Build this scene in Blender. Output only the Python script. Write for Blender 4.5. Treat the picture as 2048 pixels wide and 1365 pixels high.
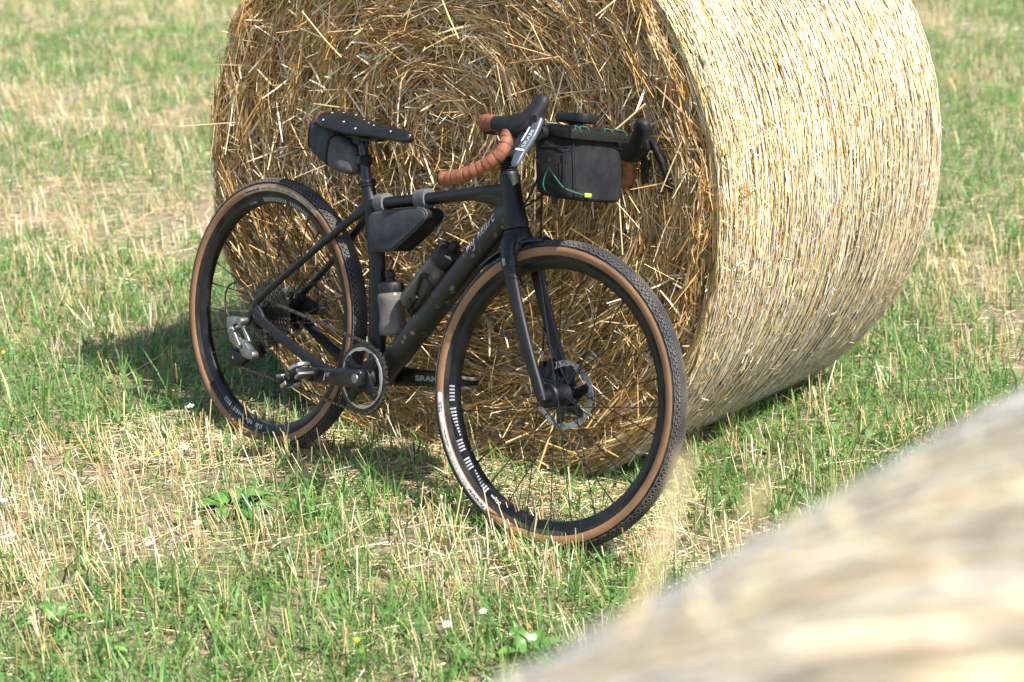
import bpy, bmesh, math, random
import numpy as np
from mathutils import Matrix, Vector, Euler

for _o in list(bpy.data.objects):
    bpy.data.objects.remove(_o, do_unlink=True)
SC = bpy.context.scene
COL = SC.collection
rng = np.random.default_rng(7)
random.seed(7)
R_ = math.radians

# ------------------------------------------------------------------ camera
CAM_H = 1.7765
cd = bpy.data.cameras.new('camera')
cam = bpy.data.objects.new('camera', cd)
COL.objects.link(cam)
cam.location = (0, 0, CAM_H)
cam.rotation_euler = (math.pi / 2 - 0.2633, 0, 0)
cd.sensor_width = 36
cd.lens = 4375.1 * 36 / 2048
cd.clip_start = 0.05
cd.clip_end = 1500
cd.dof.use_dof = True
cd.dof.focus_distance = 5.35
cd.dof.aperture_fstop = 4.7
SC.camera = cam

# ------------------------------------------------------------------ light
AXV = np.array([0.58493, 0.81108, 0.0])       # axis of the straw bale (pointing away)
EV = np.array([0.81108, -0.58493, 0.0])       # along its flat face, to the right
SUN_EL = R_(54)
_t = R_(6.0)                                # how far the sun stands in front of the flat face
_h = math.cos(_t) * EV - math.sin(_t) * AXV
SUN = np.array([_h[0] * math.cos(SUN_EL), _h[1] * math.cos(SUN_EL), math.sin(SUN_EL)])
w = bpy.data.worlds.new('World')
SC.world = w
w.use_nodes = True
wn = w.node_tree.nodes
sky = wn.new('ShaderNodeTexSky')
sky.sky_type = 'NISHITA'
sky.sun_disc = False
sky.sun_elevation = SUN_EL
sky.sun_rotation = math.atan2(SUN[0], SUN[1])
sky.air_density = 1.0
sky.dust_density = 1.5
bg = wn['Background']
bg.inputs['Strength'].default_value = 0.12
w.node_tree.links.new(sky.outputs[0], bg.inputs[0])
sl = bpy.data.lights.new('sun', 'SUN')
sl.energy = 5.0
sl.angle = R_(0.53)
sl.color = (1.0, 0.965, 0.91)
so = bpy.data.objects.new('sun', sl)
COL.objects.link(so)
so.location = (4, -2, 8)
so.rotation_euler = Vector(SUN).to_track_quat('Z', 'Y').to_euler()
SC.view_settings.view_transform = 'Standard'
SC.view_settings.look = 'None'
SC.view_settings.gamma = 1
SC.view_settings.use_curve_mapping = False
SC.view_settings.exposure = 1.12
SC.cycles.max_bounces = 6
SC.cycles.diffuse_bounces = 4
SC.cycles.glossy_bounces = 3
SC.cycles.transmission_bounces = 6
SC.cycles.transparent_max_bounces = 8

# ------------------------------------------------------------------ materials
def _new(name):
    m = bpy.data.materials.new(name)
    m.use_nodes = True
    nt = m.node_tree
    return m, nt, nt.nodes, nt.links, nt.nodes['Principled BSDF']

def noise_node(nt, scale, detail=3, rough=0.6, coord='Object'):
    tc = nt.nodes.new('ShaderNodeTexCoord')
    n = nt.nodes.new('ShaderNodeTexNoise')
    n.inputs['Scale'].default_value = scale
    n.inputs['Detail'].default_value = detail
    n.inputs['Roughness'].default_value = rough
    nt.links.new(tc.outputs[coord], n.inputs['Vector'])
    return n

def ramp_node(nt, fac, stops):
    r = nt.nodes.new('ShaderNodeValToRGB')
    e = r.color_ramp.elements
    while len(e) < len(stops):
        e.new(0.5)
    for k, (pos, c) in enumerate(stops):
        e[k].position = pos
        e[k].color = (*c, 1) if len(c) == 3 else c
    nt.links.new(fac, r.inputs[0])
    return r

def mat(name, c, rough=0.5, metal=0.0, c2=None, scale=30, bump=0.0, bscale=200, spec=0.5, r2=None, lo=.4, hi=.65):
    m, nt, N, L, p = _new(name)
    p.inputs['Roughness'].default_value = rough
    p.inputs['Metallic'].default_value = metal
    p.inputs['Specular IOR Level'].default_value = spec
    p.inputs['Base Color'].default_value = (*c, 1)
    if c2 is not None:
        n = noise_node(nt, scale, 5)
        r = ramp_node(nt, n.outputs[0], [(lo, c), (hi, c2)])
        L.new(r.outputs[0], p.inputs['Base Color'])
        if r2 is not None:
            rr = ramp_node(nt, n.outputs[0], [(lo, (rough,) * 3), (hi, (r2,) * 3)])
            L.new(rr.outputs[0], p.inputs['Roughness'])
    if bump:
        n = noise_node(nt, bscale, 2)
        b = N.new('ShaderNodeBump')
        b.inputs['Strength'].default_value = bump
        b.inputs['Distance'].default_value = 0.002
        L.new(n.outputs[0], b.inputs['Height'])
        L.new(b.outputs[0], p.inputs['Normal'])
    return m

def tint_mat(name, rough=0.5, spec=0.4, trans=0.0, gain=1.0):
    """colour of each straw or blade is a property of that straw or blade (attribute 'tint')"""
    m, nt, N, L, p = _new(name)
    a = N.new('ShaderNodeAttribute')
    a.attribute_name = 'tint'
    n = noise_node(nt, 60, 2)
    mx = N.new('ShaderNodeMix')
    mx.data_type = 'RGBA'
    mx.blend_type = 'MULTIPLY'
    mx.inputs[0].default_value = 0.5
    r = ramp_node(nt, n.outputs[0], [(.3, (.75, .72, .68)), (.7, (1.15, 1.15, 1.15))])
    L.new(a.outputs['Color'], mx.inputs[6])
    L.new(r.outputs[0], mx.inputs[7])
    L.new(mx.outputs[2], p.inputs['Base Color'])
    p.inputs['Roughness'].default_value = rough
    p.inputs['Specular IOR Level'].default_value = spec
    if trans:
        t = N.new('ShaderNodeBsdfTranslucent')
        L.new(mx.outputs[2], t.inputs[0])
        s = N.new('ShaderNodeMixShader')
        s.inputs[0].default_value = trans
        L.new(p.outputs[0], s.inputs[1])
        L.new(t.outputs[0], s.inputs[2])
        L.new(s.outputs[0], N['Material Output'].inputs[0])
    return m

def fabric(name, c, c2, scale=1200):
    m, nt, N, L, p = _new(name)
    n = noise_node(nt, 25, 5)
    r = ramp_node(nt, n.outputs[0], [(.35, c), (.7, c2)])
    L.new(r.outputs[0], p.inputs['Base Color'])
    p.inputs['Roughness'].default_value = 0.85
    p.inputs['Specular IOR Level'].default_value = 0.2
    tc = N.new('ShaderNodeTexCoord')
    w1 = N.new('ShaderNodeTexNoise')
    w1.inputs['Scale'].default_value = scale
    L.new(tc.outputs['Object'], w1.inputs['Vector'])
    w2 = noise_node(nt, 18, 4)
    add = N.new('ShaderNodeMath')
    add.operation = 'MULTIPLY_ADD'
    add.inputs[1].default_value = 6.0
    L.new(w2.outputs[0], add.inputs[0])
    L.new(w1.outputs[0], add.inputs[2])
    b = N.new('ShaderNodeBump')
    b.inputs['Strength'].default_value = 0.5
    b.inputs['Distance'].default_value = 0.002
    L.new(add.outputs[0], b.inputs['Height'])
    L.new(b.outputs[0], p.inputs['Normal'])
    return m

def mud_mat(name, c, rough, mud, thr=.17, scale=42, dust=(.014, .013, .012)):
    """paint with dried mud spots and a thin coat of dust"""
    m, nt, N, L, p = _new(name)
    tc = N.new('ShaderNodeTexCoord')
    nz = noise_node(nt, 30, 2)
    va = N.new('ShaderNodeVectorMath')
    va.operation = 'MULTIPLY_ADD'
    va.inputs[1].default_value = (.03, .03, .03)
    L.new(nz.outputs[1], va.inputs[0])
    L.new(tc.outputs['Object'], va.inputs[2])
    v = N.new('ShaderNodeTexVoronoi')
    v.inputs['Scale'].default_value = scale
    L.new(va.outputs[0], v.inputs['Vector'])
    sp = ramp_node(nt, v.outputs['Distance'], [(thr, (1, 1, 1)), (thr + .06, (0, 0, 0))])
    big = noise_node(nt, 14, 3)
    bm_ = ramp_node(nt, big.outputs[0], [(.5, (0, 0, 0)), (.6, (1, 1, 1))])
    mu = N.new('ShaderNodeMath')
    mu.operation = 'MULTIPLY'
    L.new(sp.outputs[0], mu.inputs[0])
    L.new(bm_.outputs[0], mu.inputs[1])
    d = noise_node(nt, 60, 6)
    dr = ramp_node(nt, d.outputs[0], [(.45, c), (.8, dust)])
    mx = N.new('ShaderNodeMix')
    mx.data_type = 'RGBA'
    L.new(mu.outputs[0], mx.inputs[0])
    L.new(dr.outputs[0], mx.inputs[6])
    mx.inputs[7].default_value = (*mud, 1)
    L.new(mx.outputs[2], p.inputs['Base Color'])
    p.inputs['Roughness'].default_value = rough
    return m

M = {}
M['carbon'] = mat('matte black carbon', (.005, .0058, .0078), .40, c2=(.009, .0092, .0102), scale=9, r2=.5, spec=.4)
M['muddy'] = mud_mat('muddy black carbon', (.005, .0055, .007), .45, (.17, .125, .075), .24)
M['gloss_black'] = mat('gloss black', (.008, .008, .009), .22, c2=(.02, .019, .018), scale=40, r2=.45)
M['plastic'] = mat('black plastic', (.005, .0055, .0068), .5, c2=(.0105, .0105, .011), scale=50, bump=.05, spec=.4)
M['rubber'] = mat('hood rubber', (.006, .006, .0072), .6, c2=(.012, .012, .0125), scale=40, bump=.15, bscale=400, spec=.35)
M['tyre'] = mat('dusty tyre rubber', (.007, .007, .0085), .75, c2=(.045, .039, .031), scale=12, bump=.2, bscale=300, spec=.3)
M['tread'] = mat('dusty tread rubber', (.042, .0425, .045), .8, c2=(.125, .108, .085), scale=9, bump=.2, bscale=300)
M['tan'] = mat('tan sidewall', (.32, .165, .072), .7, c2=(.245, .125, .06), scale=14, bump=.1, bscale=500)
M['rim'] = mat('dusty black rim', (.005, .005, .006), .38, c2=(.028, .026, .024), scale=22, r2=.65, lo=.5, hi=.85, spec=.4)
M['tape'] = mat('tan leather bar tape', (.265, .093, .041), .55, c2=(.165, .056, .027), scale=45, bump=.35, bscale=900)
M['steel'] = mat('bare steel', (.55, .55, .54), .28, 1.0, c2=(.3, .29, .27), scale=50, r2=.5)
M['alloy'] = mat('silver alloy', (.34, .34, .345), .42, 1.0, c2=(.22, .22, .22), scale=60, r2=.5)
M['grey_metal'] = mat('dark grey metal', (.03, .03, .034), .4, .7, c2=(.014, .014, .015), scale=80, r2=.55)
M['dark_metal'] = mat('dirty cassette steel', (.12, .115, .105), .42, .85, c2=(.03, .027, .023), scale=120, r2=.7)
M['chain'] = mat('oily chain steel', (.16, .15, .135), .38, .9, c2=(.03, .027, .024), scale=150, r2=.6)
M['spoke'] = mat('black spoke', (.012, .012, .013), .22)
M['rotor'] = mat('brake rotor steel', (.46, .48, .51), .33, 1.0, c2=(.32, .33, .35), scale=90, r2=.45)
M['lever'] = mat('grey lever', (.11, .125, .15), .3, .5, c2=(.075, .085, .10), scale=60, r2=.42)
M['white'] = mat('white print', (.66, .66, .65), .6)
M['rim_print'] = mat('rim print', (.46, .46, .47), .6, c2=(.33, .33, .33), scale=40)
M['cream'] = mat('off white label', (.72, .70, .65), .65, c2=(.55, .52, .46), scale=30)
M['cream_dirty'] = mat('dirty label', (.5, .46, .38), .7, c2=(.33, .29, .22), scale=30)
M['ink'] = mat('black print', (.012, .012, .012), .6)
M['tan_ink'] = mat('brown print', (.28, .16, .08), .6)
M['grey_print'] = mat('grey print', (.33, .34, .35), .5)
M['pale_print'] = mat('pale pink print', (.55, .47, .46), .5)
M['saddle'] = mat('black saddle cover', (.007, .0065, .0068), .36, c2=(.011, .0105, .0105), scale=30, bump=.08, bscale=500)
M['bag_black'] = fabric('black bag fabric', (.0075, .0075, .0092), (.021, .0205, .0215))
M['bag_grey'] = fabric('grey bag fabric', (.040, .045, .057), (.066, .070, .078))
M['bag_light'] = fabric('light grey bag fabric', (.066, .065, .067), (.105, .103, .102))
M['strap'] = fabric('grey velcro strap', (.085, .085, .086), (.15, .147, .142))
M['green'] = mat('green cord', (.012, .10, .045), .6)
M['lime'] = mat('lime toggle', (.36, .55, .04), .5)
M['red'] = mat('red lens', (.16, .006, .006), .25)
M['brick'] = mat('terracotta', (.34, .13, .08), .85, c2=(.22, .09, .06), scale=60, bump=.4)
M['straw'] = tint_mat('straw', .52, .32, .0)
M['straw_thin'] = tint_mat('thin straw', .5, .4, .18)
M['grass'] = tint_mat('grass blade', .45, .35, .42)
M['leaf'] = mat('broad leaf', (.095, .20, .035), .5, c2=(.06, .145, .025), scale=40, bump=.3, bscale=120)
M['petal'] = mat('white petal', (.78, .78, .76), .6)
M['pollen'] = mat('yellow flower centre', (.68, .42, .02), .7, bump=.4, bscale=900)
M['net'] = mat('white net wrap', (.72, .70, .66), .5)
M['net_green'] = mat('green net wrap', (.04, .12, .07), .5)

def bottle_mat(name, c, tr, rough):
    m, nt, N, L, p = _new(name)
    n = noise_node(nt, 35, 5)
    r = ramp_node(nt, n.outputs[0], [(.4, c), (.75, tuple(min(1, x * 1.25) for x in c))])
    L.new(r.outputs[0], p.inputs['Base Color'])
    p.inputs['Roughness'].default_value = rough
    p.inputs['Transmission Weight'].default_value = tr
    p.inputs['IOR'].default_value = 1.25
    return m
M['bottle'] = bottle_mat('smoky bottle plastic', (.31, .285, .26), .66, .25)
M['bottle_dark'] = bottle_mat('dark smoky bottle plastic', (.19, .17, .15), .6, .25)

def soil_mat():
    m, nt, N, L, p = _new('stubble soil')
    a = noise_node(nt, 2.2, 6)
    b = noise_node(nt, 45, 6, .7)
    c1 = ramp_node(nt, a.outputs[0], [(.38, (.29, .215, .14)), (.6, (.20, .19, .09))])
    c2 = ramp_node(nt, b.outputs[0], [(.35, (.4, .38, .35)), (.55, (1, 1, 1)), (.75, (1.9, 1.8, 1.6))])
    mx = N.new('ShaderNodeMix')
    mx.data_type = 'RGBA'
    mx.blend_type = 'MULTIPLY'
    mx.inputs[0].default_value = 1
    L.new(c1.outputs[0], mx.inputs[6])
    L.new(c2.outputs[0], mx.inputs[7])
    L.new(mx.outputs[2], p.inputs['Base Color'])
    p.inputs['Roughness'].default_value = .95
    bp = N.new('ShaderNodeBump')
    bp.inputs['Strength'].default_value = .8
    bp.inputs['Distance'].default_value = .02
    L.new(b.outputs[0], bp.inputs['Height'])
    L.new(bp.outputs[0], p.inputs['Normal'])
    return m
M['soil'] = soil_mat()

def core_mat():
    m, nt, N, L, p = _new('packed straw')
    b = noise_node(nt, 60, 6, .7)
    c = ramp_node(nt, b.outputs[0], [(.3, (.13, .07, .025)), (.55, (.30, .19, .08)), (.75, (.52, .39, .22))])
    L.new(c.outputs[0], p.inputs['Base Color'])
    p.inputs['Roughness'].default_value = .9
    bp = N.new('ShaderNodeBump')
    bp.inputs['Strength'].default_value = .9
    bp.inputs['Distance'].default_value = .02
    L.new(b.outputs[0], bp.inputs['Height'])
    L.new(bp.outputs[0], p.inputs['Normal'])
    return m
M['core'] = core_mat()

# ------------------------------------------------------------------ mesh helpers
def cat(parts):
    """join (V, F) pieces of ONE part into one (V, F)"""
    V, F, o = [], [], 0
    for v, f in parts:
        v = np.asarray(v, float)
        V.append(v)
        F += [tuple(i + o for i in q) for q in f]
        o += len(v)
    return np.concatenate(V), F

def set_props(o, label=None, cat_=None, group=None, kind=None):
    if label: o['label'] = label
    if cat_: o['category'] = cat_
    if group: o['group'] = group
    if kind: o['kind'] = kind
    return o

def mk(name, VF, material, parent=None, smooth=True, kind=None, label=None, base=None, sharp=40):
    V, F = VF
    V = np.asarray(V, float)
    if base is not None:
        V = V - base
    me = bpy.data.meshes.new(name)
    me.from_pydata(V.tolist(), [], [tuple(map(int, f)) for f in F])
    me.update()
    bm = bmesh.new()
    bm.from_mesh(me)
    bmesh.ops.recalc_face_normals(bm, faces=bm.faces)
    bm.to_mesh(me)
    bm.free()
    if smooth:
        me.polygons.foreach_set('use_smooth', np.ones(len(me.polygons), bool))
        try:
            me.set_sharp_from_angle(angle=R_(sharp))
        except Exception:
            pass
    me.materials.append(material if not isinstance(material, str) else M[material])
    o = bpy.data.objects.new(name, me)
    COL.objects.link(o)
    if parent is not None:
        o.parent = parent
    if kind: o['kind'] = kind
    if label: o['label'] = label
    return o

def mk_quads(name, V, Q, tint, material, parent=None, kind='stuff', smooth=True):
    """fast path for very many quads; tint is one colour per vertex"""
    V = np.ascontiguousarray(V, np.float32).reshape(-1, 3)
    Q = np.ascontiguousarray(Q, np.int32).reshape(-1, 4)
    me = bpy.data.meshes.new(name)
    me.vertices.add(len(V))
    me.vertices.foreach_set('co', V.ravel())
    me.loops.add(Q.size)
    me.loops.foreach_set('vertex_index', Q.ravel())
    me.polygons.add(len(Q))
    me.polygons.foreach_set('loop_start', np.arange(0, Q.size, 4, dtype=np.int32))
    if smooth:
        me.polygons.foreach_set('use_smooth', np.ones(len(Q), bool))
    if tint is not None:
        at = me.attributes.new('tint', 'FLOAT_COLOR', 'POINT')
        c = np.ones((len(V), 4), np.float32)
        c[:, :3] = np.asarray(tint, np.float32).reshape(-1, 3)
        at.data.foreach_set('color', c.ravel())
    me.update(calc_edges=True)
    me.materials.append(M[material])
    o = bpy.data.objects.new(name, me)
    COL.objects.link(o)
    if parent is not None: o.parent = parent
    if kind: o['kind'] = kind
    return o

def unit(a):
    return a / np.maximum(np.linalg.norm(a, axis=-1, keepdims=True), 1e-9)

def tubes(P, rad, S=3):
    """P (N,K,3) centre lines, rad (N,K): open prisms -> verts, quads"""
    N, K, _ = P.shape
    T = unit(np.gradient(P, axis=1))
    ref = unit(rng.normal(size=(N, 1, 3)))
    A = unit(np.cross(T, np.broadcast_to(ref, T.shape)))
    B = np.cross(T, A)
    a = np.linspace(0, 2 * np.pi, S, endpoint=False)
    V = P[:, :, None, :] + rad[:, :, None, None] * (np.cos(a)[:, None] * A[:, :, None, :] + np.sin(a)[:, None] * B[:, :, None, :])
    idx = np.arange(N * K * S).reshape(N, K, S)
    q = np.stack([idx[:, :-1], np.roll(idx, -1, 2)[:, :-1], np.roll(idx, -1, 2)[:, 1:], idx[:, 1:]], -1)
    return V.reshape(-1, 3), q.reshape(-1, 4), K * S

def ribbons(P, side, wid):
    """P (N,K,3), side (N,K,3) unit, wid (N,K) half widths"""
    N, K, _ = P.shape
    V = np.stack([P - side * wid[..., None], P + side * wid[..., None]], 2)
    idx = np.arange(N * K * 2).reshape(N, K, 2)
    q = np.stack([idx[:, :-1, 0], idx[:, :-1, 1], idx[:, 1:, 1], idx[:, 1:, 0]], -1)
    return V.reshape(-1, 3), q.reshape(-1, 4), K * 2

_tabs = {}
def vnoise(x, y, seed=0):
    """smooth value noise in 2-D, 0..1"""
    if seed not in _tabs:
        _tabs[seed] = np.random.default_rng(1000 + seed).random((256, 256))
    t = _tabs[seed]
    xi, yi = np.floor(x).astype(int), np.floor(y).astype(int)
    fx, fy = x - xi, y - yi
    fx, fy = fx * fx * (3 - 2 * fx), fy * fy * (3 - 2 * fy)
    g = lambda i, j: t[(xi + i) & 255, (yi + j) & 255]
    return (g(0, 0) * (1 - fx) + g(1, 0) * fx) * (1 - fy) + (g(0, 1) * (1 - fx) + g(1, 1) * fx) * fy

def fbm(x, y, seed=0, oct=3):
    s, a, n = 0, 1, 0
    for k in range(oct):
        s = s + a * vnoise(x * 2 ** k, y * 2 ** k, seed + k)
        n += a
        a *= .5
    return s / n

def pick(pal, n, wts=None, jit=.18):
    pal = np.array(pal)
    i = rng.choice(len(pal), n, p=None if wts is None else np.array(wts) / np.sum(wts))
    return pal[i] * (1 + rng.normal(0, jit, (n, 1))).clip(.45, 1.6) * (1 + rng.normal(0, .04, (n, 3)))

def catmull(pts, n=8, closed=False):
    P = np.array(pts, float)
    if closed:
        P = np.concatenate([P[-1:], P, P[:2]])
    else:
        P = np.concatenate([2 * P[:1] - P[1:2], P, 2 * P[-1:] - P[-2:-1]])
    out = []
    for i in range(1, len(P) - 2):
        t = np.linspace(0, 1, n, endpoint=False)[:, None]
        a, b, c, d = P[i - 1:i + 3]
        out.append(.5 * (2 * b + (c - a) * t + (2 * a - 5 * b + 4 * c - d) * t ** 2 + (3 * b - a - 3 * c + d) * t ** 3))
    if not closed:
        out.append(P[-2:-1])
    return np.concatenate(out)

def sweep(path, ra, rb=None, side=(0, 1, 0), n=14, cap=True, power=2.0, closed=False):
    """section half sizes: ra along 'side', rb across it"""
    P = np.array(path, float)
    K = len(P)
    ra = np.broadcast_to(np.asarray(ra, float), (K,))
    rb = ra if rb is None else np.broadcast_to(np.asarray(rb, float), (K,))
    if closed:
        T = unit(np.roll(P, -1, 0) - np.roll(P, 1, 0))
    else:
        T = unit(np.gradient(P, axis=0))
    s = np.broadcast_to(np.array(side, float), T.shape)
    S = unit(s - (s * T).sum(1, keepdims=True) * T)
    Nn = np.cross(T, S)
    a = np.linspace(0, 2 * np.pi, n, endpoint=False)
    ca = np.sign(np.cos(a)) * np.abs(np.cos(a)) ** (2 / power)
    sa = np.sign(np.sin(a)) * np.abs(np.sin(a)) ** (2 / power)
    V = P[:, None] + ra[:, None, None] * ca[None, :, None] * S[:, None] + rb[:, None, None] * sa[None, :, None] * Nn[:, None]
    F = []
    for k in range(K if closed else K - 1):
        for j in range(n):
            k2 = (k + 1) % K
            F.append((k * n + j, k * n + (j + 1) % n, k2 * n + (j + 1) % n, k2 * n + j))
    if cap and not closed:
        F += [tuple(range(n))[::-1], tuple((K - 1) * n + j for j in range(n))]
    return V.reshape(-1, 3), F

def lathe(prof, origin, axis, n=32, closed=False, up=(0, 0, 1)):
    """prof [(radius, distance along the axis)]"""
    o, A = np.array(origin, float), unit(np.array(axis, float))
    u = np.array(up, float)
    if abs(u @ A) > .9:
        u = np.array([1., 0, 0])
    X = unit(u - (u @ A) * A)
    Y = np.cross(A, X)
    a = np.linspace(0, 2 * np.pi, n, endpoint=False)
    V = np.concatenate([o + A * d + r * (np.cos(a)[:, None] * X + np.sin(a)[:, None] * Y) for r, d in prof])
    K = len(prof)
    F = []
    for k in range(K if closed else K - 1):
        k2 = (k + 1) % K
        for j in range(n):
            F.append((k * n + j, k * n + (j + 1) % n, k2 * n + (j + 1) % n, k2 * n + j))
    if not closed:
        if prof[0][0] > 1e-6: F.append(tuple(range(n)))
        if prof[-1][0] > 1e-6: F.append(tuple((K - 1) * n + j for j in range(n)))
    return V, F

def bm_out(bm):
    bm.verts.ensure_lookup_table()
    V = np.array([v.co[:] for v in bm.verts])
    for i, v in enumerate(bm.verts): v.index = i
    F = [tuple(v.index for v in f.verts) for f in bm.faces]
    bm.free()
    return V, F

def rbox(c, d, bev=.003, rot=None, seg=2):
    bm = bmesh.new()
    bmesh.ops.create_cube(bm, size=1)
    for v in bm.verts:
        v.co = Vector((v.co.x * d[0], v.co.y * d[1], v.co.z * d[2]))
    if bev:
        bmesh.ops.bevel(bm, geom=list(bm.edges), offset=bev, segments=seg, affect='EDGES', profile=.5)
    V, F = bm_out(bm)
    if rot is not None:
        V = V @ np.array(Euler(rot).to_matrix()).T
    return V + np.array(c), F

def plate(poly, y0, y1, bev=0.0, seg=2):
    """poly in (x, z), extruded from y0 to y1"""
    bm = bmesh.new()
    a = [bm.verts.new((x, y0, z)) for x, z in poly]
    f = bm.faces.new(a)
    r = bmesh.ops.extrude_face_region(bm, geom=[f])
    for v in r['geom']:
        if isinstance(v, bmesh.types.BMVert): v.co.y = y1
    bmesh.ops.recalc_face_normals(bm, faces=bm.faces)
    if bev:
        bmesh.ops.bevel(bm, geom=list(bm.edges), offset=bev, segments=seg, affect='EDGES', profile=.5, clamp_overlap=True)
    return bm_out(bm)

def round_poly(poly, n=5):
    return [tuple(p) for p in catmull(poly, n, closed=True)]

def text_flat(s, size, shear=0.0, bold=0.0):
    """lettering as flat faces: verts (n,2) with the baseline at 0, faces, width"""
    cu = bpy.data.curves.new('lettering', 'FONT')
    cu.body = s
    cu.size = size
    cu.shear = shear
    cu.offset = bold
    cu.resolution_u = 3
    ob = bpy.data.objects.new('lettering', cu)
    COL.objects.link(ob)
    dg = bpy.context.evaluated_depsgraph_get()
    dg.update()
    me = ob.evaluated_get(dg).to_mesh()
    V = np.array([v.co[:2] for v in me.vertices])
    F = [tuple(p.vertices) for p in me.polygons]
    bpy.data.objects.remove(ob, do_unlink=True)
    bpy.data.curves.remove(cu)
    return V, F, V[:, 0].max()
# ------------------------------------------------------------------ ground
BX, BY = -0.1849 + 0.003, 5.4332 + 0.004           # centre of the bale's flat face
BR, BZ, BL = 0.8215, 0.709, 1.21

def gz(x, y):
    d = np.sqrt((x + .25) ** 2 + (y - 5.1) ** 2)
    k = np.clip((d - .8) / 2, 0, 1)
    far = np.clip((np.hypot(x, y - 6) - 30) / 60, 0, 1)
    return ((fbm(x * 1.3 + 40, y * 1.3 + 40, 3) - .5) * .05 * k + (vnoise(x * 9, y * 9, 8) - .5) * .012) * (1 - far) + (fbm(x * .02 + 9, y * .02 + 9, 5) - .5) * 3.0 * far

def axis_grid(lo, hi, fine0, fine1, step):
    a = list(np.arange(fine0, fine1 + 1e-6, step))
    s, v = step, fine1
    while v < hi:
        s *= 1.35
        v += s
        a.append(v)
    s, v = step, fine0
    while v > lo:
        s *= 1.35
        v -= s
        a.insert(0, v)
    return np.array(a)
gx = axis_grid(-450, 450, -4.5, 4.5, .09)
gy = axis_grid(-450, 450, 0, 17, .09)
GX, GY = np.meshgrid(gx, gy, indexing='ij')
GV = np.stack([GX, GY, gz(GX, GY)], -1)
gi = np.arange(GX.size).reshape(GX.shape)
GQ = np.stack([gi[:-1, :-1], gi[1:, :-1], gi[1:, 1:], gi[:-1, 1:]], -1)
ground = mk_quads('ground', GV, GQ, None, 'soil', kind='structure')

# ------------------------------------------------------------------ straw bales
def fillet(r, R, f=.075):
    """how far the flat face falls back near its rim"""
    d = np.clip((r - (R - f)) / f, 0, 1)
    return f * (1 - np.sqrt(np.clip(1 - d * d, 0, 1)))

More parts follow.
